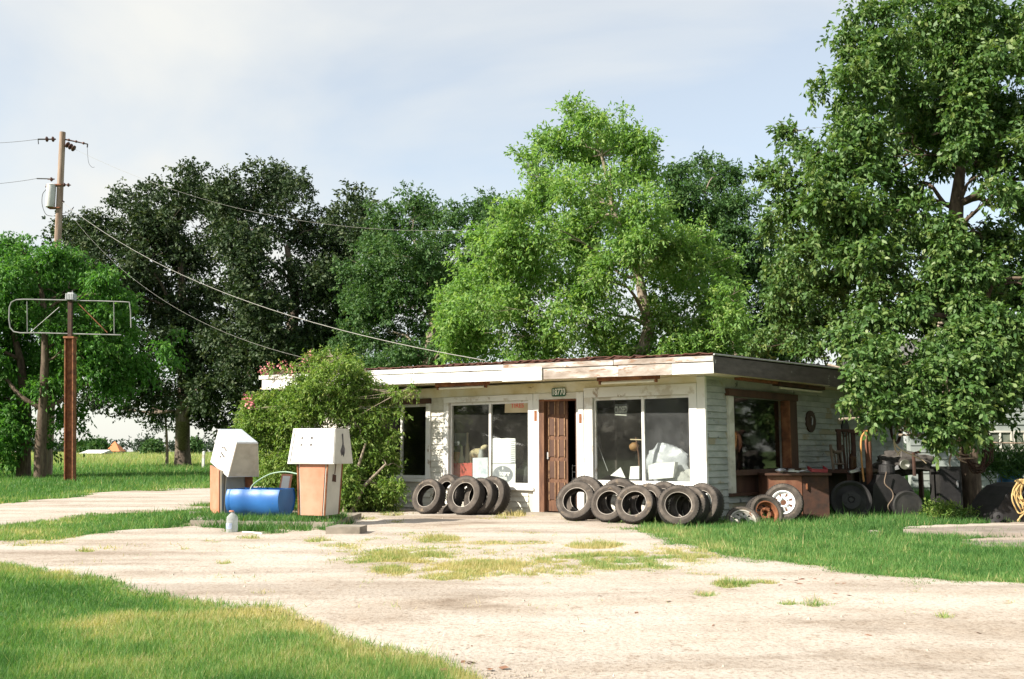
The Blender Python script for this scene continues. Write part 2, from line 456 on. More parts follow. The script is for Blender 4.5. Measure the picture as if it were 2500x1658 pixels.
# ---- windows
def window(a, b, z0, z1, cas, mull, gl, name_gl=None, sash=.03, headw=.12, top_m=WHITE, o=.0):
    """front window between u=a..b; casing boards, sash bars and panes"""
    c = thing_part('window', store)
    for x0, x1 in ((a - cas[0], a + .005), (b - .005, b + cas[1])):
        mb = MB(); mb.fbox(x0, x1, z0 - .02, z1 + .0, .003, .045); mb.build('casing', WHITE, c)
    mb = MB(); mb.fbox(a - cas[0], b + cas[1], z1 + .001, z1 + headw, .003, .05); mb.build('head_casing', top_m, c)
    mb = MB(); mb.fbox(a - cas[0] - .03, b + cas[1] + .03, z0 - .07, z0 - .021, .003, .085); mb.build('sill', WHITE, c)
    mb = MB()
    mb.fbox(a + .006, a + .006 + sash, z0, z1 - .001, -.07, -.02); mb.fbox(b - .006 - sash, b - .006, z0, z1 - .001, -.07, -.02)
    mb.fbox(a + .006 + sash, b - .006 - sash, z1 - .05, z1 - .002, -.068, -.022); mb.fbox(a + .006 + sash, b - .006 - sash, z0, z0 + .05, -.068, -.022)
    mb.build('sash', WHITE, c)
    xs = [a + .006 + sash] + list(mull) + [b - .006 - sash]
    for k, x in enumerate(mull):
        mb = MB(); mb.fbox(x - .025, x + .025, z0 + .05, z1 - .05, -.066, -.018); mb.build('mullion', WHITE, c)
    for k in range(len(xs) - 1):
        x0 = xs[k] + (.025 if k else 0); x1 = xs[k + 1] - (.025 if k < len(xs) - 2 else 0)
        mb = MB(); mb.fbox(x0, x1, z0 + .05, z1 - .05, -.048, -.042); mb.build('pane', gl[k], c)
    return c
def thing_part(name, par):
    o = bpy.data.objects.new(name, None); COL.objects.link(o); o.parent = par; o.empty_display_size = .1
    return o
window(u['rw0'], u['rw1'], RB, ZT, (.13, .16), [U(1569)], [GLASS2, GLASS], headw=.17)
window(u['lw0'], u['lw1'], LB, ZT, (.10, .11), [U(1194.5)], [GLASS, GLASS], headw=.105)
window(u['pw0'], u['pw1'], PB, ZT, (.10, .10), [U(978)], [GLASSDK, GLASSDK], headw=.10, top_m=DKWOOD)
# ---- door with its frame; the leaf stands open inwards
d = thing_part('doorway', store)
for x0, x1, mm in ((u['d0'] - .13, u['d0'] + .004, WHITE), (u['d1'] - .02, u['d1'] + .10, WHITE)):
    mb = MB(); mb.fbox(x0, x1, .04, 2.16, .004, .05); mb.build('casing', mm, d)
mb = MB(); mb.fbox(u['d1'] - .125, u['d1'] - .021, .05, ZT, -.125, .046); mb.build('jamb', DOORWOOD, d)
mb = MB(); mb.fbox(u['d0'] + .006, u['d0'] + .04, .05, ZT, -.125, .03); mb.build('jamb', DKWOOD, d)
mb = MB(); mb.fbox(u['d0'] + .005, u['d1'] - .021, ZT - .005, 2.16, .004, .04); mb.build('lintel', BOARD, d)
mb = MB(); mb.fbox(u['d0'] + .005, u['d1'] - .021, ZT - .035, ZT - .008, -.1, .048); mb.build('rusty_header', RUST, d)
mb = MB(); mb.fbox(u['d0'] - .1, u['d1'] + .1, -.02, .075, .03, .28); mb.build('doorstep', CONC, d)
leaf_w = .40; hu = u['d1'] - .13; ang = math.radians(9)
hp = FP(hu, .08, -.06); dv = -FL * math.cos(ang) - FN * math.sin(ang); dn = FN * math.cos(ang) - FL * math.sin(ang)
lf = thing_part('door', store)
mb = MB(); mb.box(hp + dv * leaf_w / 2 + UP * .98, dv * leaf_w / 2, -dn * .02, UP * .97); mb.build('door_leaf', DOORWOOD, lf)
PANEL = mat('panel_edge_highlight', [(.18, .09, .045), (.32, .19, .10), (.12, .06, .035)], 9, .7, .3)  # paler colour painted in for the highlights along upright panel edges
for r in range(5):
    zc = .21 + r * .375 + .15
    for c_ in range(2):
        xc = .105 + c_ * .185
        mb = MB(); mb.box(hp + dv * xc + UP * zc + dn * .027, dv * .05, -dn * .0065, UP * .145); mb.build('door_panel', DKWOOD, lf)
        mb = MB()
        for sx_ in (-1, 1): mb.box(hp + dv * (xc + sx_ * .058) + UP * zc + dn * .032, dv * .0075, -dn * .0115, UP * .155)
        mb.build('highlight_moulding', PANEL, lf)
mb = MB(); mb.box(hp + dv * .022 + UP * .98 + dn * .034, dv * .014, -dn * .012, UP * .06); mb.build('lock_plate', STEEL, lf)
# small hinge plates and rust marks on the casings
for zz in (1.62,):
    mb = MB(); mb.fbox(u['d0'] - .10, u['d0'] - .05, zz, zz + .16, .052, .056); mb.build('hinge_plate', RUST, d)
    mb = MB(); mb.fbox(u['d1'] + .02, u['d1'] + .075, zz + .05, zz + .24, .052, .055); mb.build('hinge_plate', RUST, d)
# ---- side window, dark brown surround
c = thing_part('window', store)
def sp(name, a, b, z0, z1, o0, o1, m, par=c):
    mb = MB(); mb.sbox(a, b, z0, z1, o0, o1); return mb.build(name, m, par)
sp('casing', cl0 + .002, sw0, .45, 2.05, .001, .06, BOARD)
sp('casing', sw1, sw1 + .34, .48, 2.05, .001, .07, DKWOOD)
sp('casing', sw1 - .06, sw1 - .002, .84, 2.05, -.06, .1, RUST)
sp('head_casing', cl0 - .03, sw1 + .36, 2.052, 2.17, .002, .09, DKWOOD)
sp('sill', sw0, sw1 + .33, .74, .83, .002, .12, DKWOOD)
sp('apron_panel', sw0 + .002, sw1 - .002, .46, .738, .001, .03, DKWOOD)
sp('apron_rail', cl0, sw1 + .3, .40, .455, .002, .06, DKWOOD)
sp('pane', sw0 + .002, sw1 - .062, .832, 2.048, -.045, -.04, GLASSDK)
# ---- soffit, fascia, roof
OF, OS = .70, .50
zt = lambda uu: 2.584 + (uu + .49) * .0159
zb = lambda uu: 2.322 + (uu + .49) * .0121
UF = 9.86
def roofpt(uu, ss, z): return CORNER + FL * uu + SD * ss + UP * z
CR = CORNER + FN * OF; fr = hit(1747, 1100, CORNER + FN * OF, FN); u_fr = float(np.dot(fr - CORNER - FN * OF, FL))
A = FP(u_fr, 0, OF); Bc = FP(UF, 0, OF); Cc = Bc + SD * (SE + 1.3); Dc = A + SD * (SE + 1.3)
mb = MB(); mb.prism([A + UP * 2.335, Bc + UP * 2.46, Cc + UP * 2.46, Dc + UP * 2.335], UP * .02)
mb.build('soffit', SOFFIT, store)
roof = thing_part('roof', store)
rs = .018
up = lambda p, z: np.array([p[0], p[1], z])
dA, dB, dC, dD = up(A, 2.60), up(Bc, 2.765), up(Cc, 2.90), up(Dc, 2.78)
mb = MB(); mb.prism([dA, dB, dC, dD], UP * .025); mb.build('roof_deck', ROOF, roof)
ns = 14
for i in range(ns):                                   # rusted sheets with a ragged lip over the fascia
    a0, a1 = i / ns, (i + 1) / ns
    j = random.uniform(0, .02); pts_t = []; pts_b = []
    mb = MB(); K = 10
    for k in range(K + 1):
        t = a0 + (a1 - a0) * k / K; pf = dA + (dB - dA) * t; pb_ = dD + (dC - dD) * t
        lip = random.uniform(.0, .03) + .012; zz = .03 + j + .012 * math.sin(k * 2.6) + random.uniform(-.006, .012)
        f0 = pf + FN * lip + UP * (zz - random.uniform(.004, .02)); pts_t.append((f0, pf - FN * .5 + UP * (zz + .012), pb_ + UP * (zz + .01)))
    vs = [q for tr in pts_t for q in tr] + [q - UP * .012 for tr in pts_t for q in tr]
    nn = 3 * (K + 1); fs = []
    for k in range(K):
        for r in range(2):
            b_ = k * 3 + r; fs.append((b_, b_ + 1, b_ + 4, b_ + 3)); fs.append((nn + b_, nn + b_ + 3, nn + b_ + 4, nn + b_ + 1))
        fs.append((k * 3, k * 3 + 3, nn + k * 3 + 3, nn + k * 3))
    mb.add(vs, fs); mb.build('roofing_sheet', ROOF, roof)
def fboard(name, ua, ub, z0, z1, o0, o1, m, ja=0, jb=0):
    P = lambda uu, z, o: FP(uu, z, o)
    a0, a1 = z0(ua), z1(ua); b0, b1 = z0(ub), z1(ub)
    mb = MB(); mb.hexa([P(ub, b0, o1), P(ua, a0, o1), P(ua, a1 + ja, o1), P(ub, b1 + jb, o1)], [P(ub, b0, o0), P(ua, a0, o0), P(ua, a1 + ja, o0), P(ub, b1 + jb, o0)])
    return mb.build(name, m, roof)
V = lambda px: fuz(px, 920, OF)[0]
zm = lambda uu: zt(uu) - .085
cuts = [1743, 1640, 1510, 1325.5, 1229, 1100, 930, 780, 640]
mats_ = [FASCIA, FASCIA_OLD, FASCIA_OLD, FASCIA, FASCIA, FASCIA, FASCIA, FASCIA]
for i in range(8):
    ua, ub = V(cuts[i]) + .002, V(cuts[i + 1]) - .002
    dz = random.uniform(-.006, .006)
    if i == 3: fboard('fascia_board', ua, ub, lambda q: zb(q) - .02, lambda q: zm(q) + .015, OF + .002, OF + .042, FASCIA)
    else: fboard('fascia_board', ua, ub, lambda q: zb(q) + dz, lambda q: zm(q) - .004 + dz, OF - .02, OF + random.uniform(0, .006), mats_[i])
for ua, ub, mm in ((V(1743), V(1500), FASCIA_OLD), (V(1499), V(1232), FASCIA_OLD), (V(1231), V(1010), FASCIA), (V(1009), V(820), FASCIA), (V(819), V(634), FASCIA)):
    fboard('trim_strip', ua + .002, ub - .002, zm, lambda q: zt(q), OF - .015, OF + .022 + random.uniform(0, .004), mm)
fboard('fascia_end', u_fr - .002, V(1743), lambda q: zb(q), lambda q: zt(q), OF - .02, OF + .012, WHITE)
def sboard(ua, ub, m, o1, nm='fascia_board'):
    w0 = lambda q: np.array(A) + SD * q
    mb = MB()
    mb.hexa([up(w0(ua) + SN * o1, 2.325), up(w0(ub) + SN * o1, 2.325 + .004 * ub), up(w0(ub) + SN * o1, 2.575 + .0155 * ub), up(w0(ua) + SN * o1, 2.575 + .0155 * ua)],
            [up(w0(ua) - SN * .025, 2.325), up(w0(ub) - SN * .025, 2.325 + .004 * ub), up(w0(ub) - SN * .025, 2.575 + .0155 * ub), up(w0(ua) - SN * .025, 2.575 + .0155 * ua)])
    return mb.build(nm, m, roof)
sboard(.0, 4.2, FASCIA_DARK, .003); sboard(4.203, SE + 1.3, FASCIA_DARK, .001)
mb = MB(); mb.tube([up(A + SN * .012 + FN * .0, 2.605), up(A + SD * 5 + SN * .012, 2.69), up(Dc + SN * .012, 2.775)], .016, 6); mb.build('drip_edge', STEEL, roof)
# ---- fluorescent fittings under the eaves
def fitting(a, b, z, o, m_tube, dark=RUST):
    f = thing_part('light_fitting', store)
    mb = MB(); mb.fbox(a, b, z - .07, z - .002, o - .07, o + .07); mb.build('housing', dark, f)
    mb = MB(); mb.tube([FP(a + .06, z - .105, o + .02), FP(b - .06, z - .105, o + .02)], .019, 8); mb.build('tube', m_tube, f)
    for x in (a + .03, b - .03):
        mb = MB(); mb.fbox(x - .012, x + .012, z - .125, z - .071, o - .02, o + .045); mb.build('socket', dark, f)
fitting(fuz(1190, 930, .5)[0], fuz(1068, 930, .5)[0], 2.40, .5, CREAM)
fitting(fuz(1607, 930, .5)[0], fuz(1462, 930, .5)[0], 2.36, .5, CREAM)
f = thing_part('light_fitting', store)
def swp(px): return suz(px, 930, .30)[0]
mb = MB(); mb.sbox(swp(1893), swp(2004), 2.27, 2.335, .24, .38); mb.build('housing', RUSTDK, f)
mb = MB(); mb.tube([SPT(swp(1900), 2.235, .33), SPT(swp(2000), 2.235, .33)], .02, 8); mb.build('tube', CREAM, f)
mb = MB(); mb.sbox(swp(1800), swp(1890), 2.29, 2.333, .25, .37); mb.build('conduit_box', RUST, store)

# ================================================================== signs
def text(body, size, m, par, origin, xdir, ydir, name='lettering', ext=.0012, shear=0, off=0.0, spacing=1.0, align='CENTER', sx=1.0):
    cu = bpy.data.curves.new(name, 'FONT'); cu.body = body; cu.size = size; cu.extrude = ext; cu.align_x = align; cu.align_y = 'CENTER'
    cu.shear = shear; cu.offset = off; cu.space_character = spacing; cu.materials.append(m)
    tmp = bpy.data.objects.new(name, cu); COL.objects.link(tmp)
    me = bpy.data.meshes.new_from_object(tmp.evaluated_get(bpy.context.evaluated_depsgraph_get()))
    bpy.data.objects.remove(tmp, do_unlink=True); bpy.data.curves.remove(cu)
    o = bpy.data.objects.new(name, me); COL.objects.link(o)
    if not me.materials: me.materials.append(m)
    x = Vector(xdir).normalized(); y = Vector(ydir).normalized(); z = x.cross(y)
    M4 = Matrix((x * sx, y, z)).transposed().to_4x4()
    r = par
    while r.parent is not None: r = r.parent
    M4.translation = Vector(tuple(map(float, np.array(origin) - np.array(r.location))))
    o.matrix_local = M4; o.parent = par; o.matrix_parent_inverse.identity()
    return o
GREEN = mat('sign_green', [(.012, .07, .035), (.02, .10, .05)], 5, .5)
SW = mat('sign_white', [(.75, .76, .74), (.8, .8, .78)], 5, .5)
a0, z0 = fuz(1347, 968, .06); a1, z1 = fuz(1381, 947, .06)
c0 = FP((a0 + a1) / 2, (z0 + z1) / 2, .06)
sg = thing('address_sign', 'small green address plate with white numerals 18770 above the shop door', 'sign', c0)
mb = MB(); rr = .03; ww, hh = abs(a0 - a1) / 2 - .0, abs(z1 - z0) / 2 + .005; poly = []
for sx_, sy_, t0 in ((1, 1, 0), (-1, 1, 90), (-1, -1, 180), (1, -1, 270)):
    for k in range(4):
        t = math.radians(t0 + k * 30); poly.append(c0 + -FL * (sx_ * (ww - rr) + rr * math.cos(t)) + UP * (sy_ * (hh - rr) + rr * math.sin(t)))
mb.prism(poly[::-1], FN * .004); mb.build('plate', GREEN, sg)
text('18770', .155, SW, sg, c0 + FN * .0062, -FL, UP, off=.003, sx=.72)
# TIRES card
def uvpt(px, py, o): a, b = fuz(px, py, o); return FP(a, b, o)
def card(name, label, cat, pxs, o, m, th=.006, group=None, child='card'):
    P = [uvpt(px, py, o) for px, py in pxs]; c = sum(P) / len(P)
    t = thing(name, label, cat, c, group)
    mb = MB(); mb.prism(P, -FN * th)
    mb.build(child, m, t); return t, c
t, c = card('tires_sign', 'tan card sign with faded red TIRES lettering in the upper corner of a shop window', 'sign', [(1291, 1007), (1232, 1008), (1233, 979), (1291, 977)], -.030, CARD)
text('TIRES', .12, REDP, t, uvpt(1263, 990.5, -.0285), -FL, UP, off=.002)
FRED = mat('faded_red_print', [(.50, .25, .17), (.48, .30, .20)], 6, .6)
text('Used & New', .09, FRED, t, uvpt(1257, 998.5, -.073), -FL, UP) if False else None
# CLOSED card
t, c = card('closed_sign', 'black card reading CLOSED in pale letters hung inside the window beside the door', 'sign', [(1531.5, 1017), (1500, 1015), (1501, 987), (1530.5, 985)], -.052, mat('sign_black', [(.03, .03, .028), (.045, .045, .04)], 5, .5))
PALE = mat('pale_letters', [(.34, .34, .29), (.42, .42, .37)], 8, .6)
text('CLOSED', .155, PALE, t, uvpt(1515.8, 1001, -.0505), -FL, UP, off=.003, sx=.42)
mb = MB(); pr = [uvpt(*q, -.0505) for q in ((1529.5, 1015), (1502, 1013.5), (1502, 1011), (1529.5, 1012.5))]; mb.prism(pr, FN * .001); mb.build('border_line', PALE, t)
# oval tyre poster
t, c = card('tire_poster', 'white poster with grey oval reading Cooper Tires standing inside the shop window', 'poster', [(1258, 1181), (1198, 1182), (1200, 1132), (1259, 1132)], -.053, PAPER)
GREY = mat('poster_grey', [(.20, .21, .23), (.30, .31, .33)], 9, .6)
cc = uvpt(1227.5, 1158.5, -.052); a_ = abs(fuz(1252, 1158, -.1)[0] - fuz(1203, 1158, -.1)[0]) / 2; b_ = .155
mb = MB(); mb.prism([cc - FL * a_ * math.cos(k * math.pi / 16) + UP * b_ * math.sin(k * math.pi / 16) for k in range(32)][::-1], FN * .001); mb.build('oval', GREY, t)
text('Cooper', .125, PAPER, t, cc + UP * .022 + FN * .0022, -FL, UP + .06 * -FL, off=.006, shear=.12, sx=.78)
text('TIRES', .075, PAPER, t, cc - UP * .075 + FN * .0022, -FL, UP, off=.004, sx=1.0)
mb = MB(); mb.prism([cc + UP * .115 - FL * x + UP * z for x, z in ((0, -.03), (-.016, -.012), (-.012, .008), (0, .034), (.012, .008), (.016, -.012))][::-1], FN * .0022); mb.build('flame_mark', PAPER, t)

# ================================================================== things standing inside the windows
t, c = card('blank_poster', 'tall blank white poster with torn top edge taped inside the shop window', 'poster', [(1258, 1131), (1199.5, 1131), (1200, 1071), (1212, 1069), (1224, 1071), (1240, 1069.5), (1258, 1070.5)], -.054, PAPER)
mb = MB()
for k in range(11):
    z = k * 5.2; mb.prism([uvpt(x, y, -.0535) for x, y in ((1257, 1076 + z), (1247, 1077 + z), (1247, 1079 + z), (1257, 1078.5 + z))], FN * .001)
mb.build('text_column', GREY, t)
t, c = card('painted_board', 'scuffed white and blue board leaning inside the window behind the leaning tires', 'board', [(1191, 1172), (1154, 1172), (1154, 1118), (1191, 1117)], -.075, mat('scuffed_board', [(.35, .42, .48), (.62, .65, .68), (.7, .7, .7)], 7, .6))
t, c = card('red_box', 'red cardboard box on the window display floor beside the scuffed board', 'box', [(1153, 1165), (1104, 1166), (1106, 1131), (1153, 1130)], -.2, mat('red_card', [(.40, .05, .04), (.50, .09, .06)], 3, .6), th=.2)
mb = MB(); mb.fbox(u['lw0'] + .05, u['lw1'] - .05, .40, .445, -.75, -.16)
sh = mb.build('display_shelf', OLDWOOD); tag(sh, 'low wooden display shelf running inside the middle shop window', 'shelf')
mb = MB(); mb.fbox(U(1190), u['lw1'] - .02, .84, .87, -.62, -.3); sh = mb.build('display_shelf', OLDWOOD); tag(sh, 'narrow upper display shelf holding pots and figures behind the window', 'shelf')
JUNK = [(.36, .25, .10), (.45, .42, .30), (.16, .12, .08), (.30, .32, .30), (.38, .20, .10), (.25, .28, .2)]
def lathe_thing(name, label, cat, px, py_base, r, prof, col, o=-.45, sm=True):
    a, z = fuz(px, py_base, o); b = FP(a, .872 if z > .7 else .447, o)
    mb = MB(); mb.lathe([(p_ * r, h) for p_, h in prof], b, UP, 18)
    ob = mb.build(name, mat(name + '_glaze', [tuple(x * .8 for x in col), col], 8, .5), smooth=sm, loc=b); tag(ob, label, cat); return ob
lathe_thing('ceramic_pot', 'round orange brown pot at the end of the window display shelf', 'pot', 1115, 1120, .10, [(0, 0), (.6, 0), (1, .08), (1, .16), (.7, .23), (.75, .25), (.6, .25), (.5, .2)], (.42, .22, .08))
lathe_thing('bottle', 'tall slim tan bottle standing upright among pots in the window', 'bottle', 1141, 1112, .045, [(0, 0), (1, 0), (1, .32), (.45, .42), (.42, .6), (.5, .62), (0, .62)], (.42, .36, .24))
lathe_thing('gourd', 'pale green long necked gourd lying near the slim bottle', 'gourd', 1127, 1117, .06, [(0, 0), (.8, .02), (1, .1), (.6, .18), (.35, .27), (.3, .36), (0, .38)], (.55, .56, .36))
lathe_thing('glass_jar', 'grey glass jar in front of the animal figure on the display shelf', 'jar', 1176, 1117, .07, [(0, 0), (.9, 0), (1, .05), (1, .2), (.7, .25), (.75, .3), (0, .3)], (.32, .33, .32), o=-.38)
lathe_thing('wicker_basket', 'small tan wicker basket beside the jar on the display shelf', 'basket', 1187, 1117, .06, [(0, 0), (.7, 0), (1, .12), (.95, .13), (.6, .03)], (.5, .33, .15), o=-.35)
# straw animal figure
b = FP(fuz(1163, 1110, -.45)[0], .872, -.45)
mb = MB()
mb.lathe([(0, -.16), (.07, -.13), (.1, -.02), (.09, .1), (.05, .16), (0, .18)], b + UP * .22, -FL + UP * .15, 14)
mb.lathe([(0, -.06), (.05, -.04), (.055, .02), (.035, .08), (0, .1)], b + UP * .33 - FL * .18, -FL * .8 + UP * .3, 12)
for x, y in ((.1, .05), (.1, -.05), (-.1, .05), (-.1, -.05)): mb.tube([b + FL * x + FN * y, b + FL * x * .9 + FN * y + UP * .2], [.018, .03], 7)
tag(mb.build('animal_figure', mat('straw', [(.35, .28, .15), (.50, .43, .27)], 14, .8, .4), smooth=True, loc=b), 'small straw coloured four legged animal figure on the window shelf', 'figurine')
# framed picture
t, c = card('framed_picture', 'small grey framed picture behind the slim bottle in the window', 'picture', [(1142, 1088), (1110, 1088), (1110, 1058), (1142, 1058)], -.7, mat('picture_print', [(.16, .17, .17), (.24, .25, .24)], 6, .6), th=.02)
# right hand window: cardboard, plastic bag, cross shaped pole
t, c = card('white_card', 'white card leaning askew at the bottom of the pane beside the door', 'card', [(1527, 1167), (1490, 1161), (1515, 1141)], -.06, PAPER)
t, c = card('foam_sheet', 'small square white panel standing by the window mullion', 'sheet', [(1560, 1170), (1536, 1170), (1539, 1139), (1560, 1138)], -.06, PAPER, th=.03)
mb = MB(); mb.fbox(u['rw0'] + .05, u['rw1'] - .03, .44, .5, -.9, -.16); sh = mb.build('display_shelf', OLDWOOD); tag(sh, 'low wooden display shelf inside the window nearest the building corner', 'shelf')
pb = thing('wooden_pole', 'thin brown pole with a short cross bar leaning behind the window mullion', 'pole', uvpt(1562, 1165, -.2))
mb = MB(); mb.tube([uvpt(1563, 1170, -.2), uvpt(1559, 1110, -.2), uvpt(1552, 1068, -.2)], .014, 7); mb.build('shaft', DOORWOOD, pb)
mb = MB(); mb.tube([uvpt(1539, 1073, -.19), uvpt(1566, 1074, -.19)], .011, 6); mb.build('cross_bar', CARD, pb)
b = uvpt(1548, 1091, -.24); mb = MB(); mb.lathe([(0, -.08), (.06, -.06), (.08, 0), (.065, .05), (.02, .09), (0, .1)], b, -FL + UP * .3, 14); ob = mb.build('leather_ball', mat('tan_leather', [(.22, .11, .04), (.32, .18, .07)], 6, .6), smooth=True); tag(ob, 'battered tan leather ball hanging beside the cross bar pole in the window', 'ball')
mb = MB(); mb.tube([uvpt(1455, 1072, -.15), uvpt(1484, 1150, -.15)], .006, 5); tag(mb.build('metal_rod', STEEL), 'thin bright rod leaning across the pane next to the door', 'rod')
# plastic bag: lumpy heap
def lump(name, label, cat, c, rx, ry, rz, m, seed, amp=.25, n=18, ax=None, flat=False):
    r = np.random.default_rng(seed); mb = MB(); A_ = ax or (-FL, FN, UP); vs = []; fs = []
    ph = r.uniform(0, 6.28, (6,)); 
    for i in range(n + 1):
        t = math.pi * i / n
        for k in range(2 * n):
            q = math.pi * k / n
            d_ = np.array([math.sin(t) * math.cos(q), math.sin(t) * math.sin(q), math.cos(t)])
            s_ = 1 + amp * (math.sin(3 * d_[0] + ph[0]) * math.sin(4 * d_[1] + ph[1]) + .6 * math.sin(7 * d_[2] + ph[2] + 5 * d_[0]) * math.sin(6 * d_[1] + ph[3])) + amp * .25 * r.uniform(-1, 1)
            vs.append(np.array(c) + A_[0] * d_[0] * rx * s_ + A_[1] * d_[1] * ry * s_ + A_[2] * max(-.75 if flat else -2, d_[2] * s_) * rz)
    for i in range(n):
        for k in range(2 * n):
            k2 = (k + 1) % (2 * n); fs.append((i * 2 * n + k, (i + 1) * 2 * n + k, (i + 1) * 2 * n + k2, i * 2 * n + k2))
    mb.add(vs, fs); o = mb.build(name, m, smooth=True); return tag(o, label, cat)
BAG = mat('white_plastic_sheet', [(.30, .31, .34), (.50, .51, .54)], 5, .35, .4)
lump('plastic_bag', 'crumpled white plastic sheet heaped inside the window nearest the corner', 'bag', uvpt(1630, 1132, -.36), .42, .14, .30, BAG, 5, .16)
t, c = card('foam_box', 'white foam box pressed against the glass of the corner window', 'box', [(1643, 1166), (1584, 1171), (1582, 1137), (1600, 1130), (1648, 1128)], -.06, PAPER, th=.12)
lump('cloth_bundle', 'pale grey cloth bundle at the foot of the corner window', 'cloth', uvpt(1668, 1176, -.28), .26, .12, .2, mat('grey_cloth', [(.36, .35, .33), (.5, .49, .47)], 6, .9), 9, .2)
t, c = card('brown_carton', 'tan cardboard carton behind the cloth bundle in the corner window', 'carton', [(1684, 1160), (1655, 1160), (1655, 1117), (1684, 1117)], -.4, mat('tan_carton', [(.36, .27, .18), (.45, .35, .24)], 3, .8), th=.25)
lump('rubber_mat', 'dark rubber mat roll standing at the foot of the middle window', 'mat', uvpt(1280, 1172, -.3), .2, .1, .28, BLACK, 12, .08)
# wire rack in the doorway
t = thing('wire_rack', 'small white wire rack standing in the dark doorway', 'rack', FP(u['d0'] + .16, .07, -.5))
mb = MB()
for z in (.55, .66, .77, .88): mb.tube([FP(u['d0'] + .06, z, -.35), FP(u['d0'] + .34, z, -.35)], .006, 5)
for x in (.06, .2, .34): mb.tube([FP(u['d0'] + x, .07, -.35), FP(u['d0'] + x, .9, -.35)], .006, 5)
for x in (.06, .34): mb.tube([FP(u['d0'] + x, .07, -.6), FP(u['d0'] + x, .9, -.6)], .006, 5)
for z in (.55, .88): mb.tube([FP(u['d0'] + .06, z, -.35), FP(u['d0'] + .06, z, -.6), FP(u['d0'] + .34, z, -.6), FP(u['d0'] + .34, z, -.35)], .006, 5)
mb.build('wire_frame', SW, t)
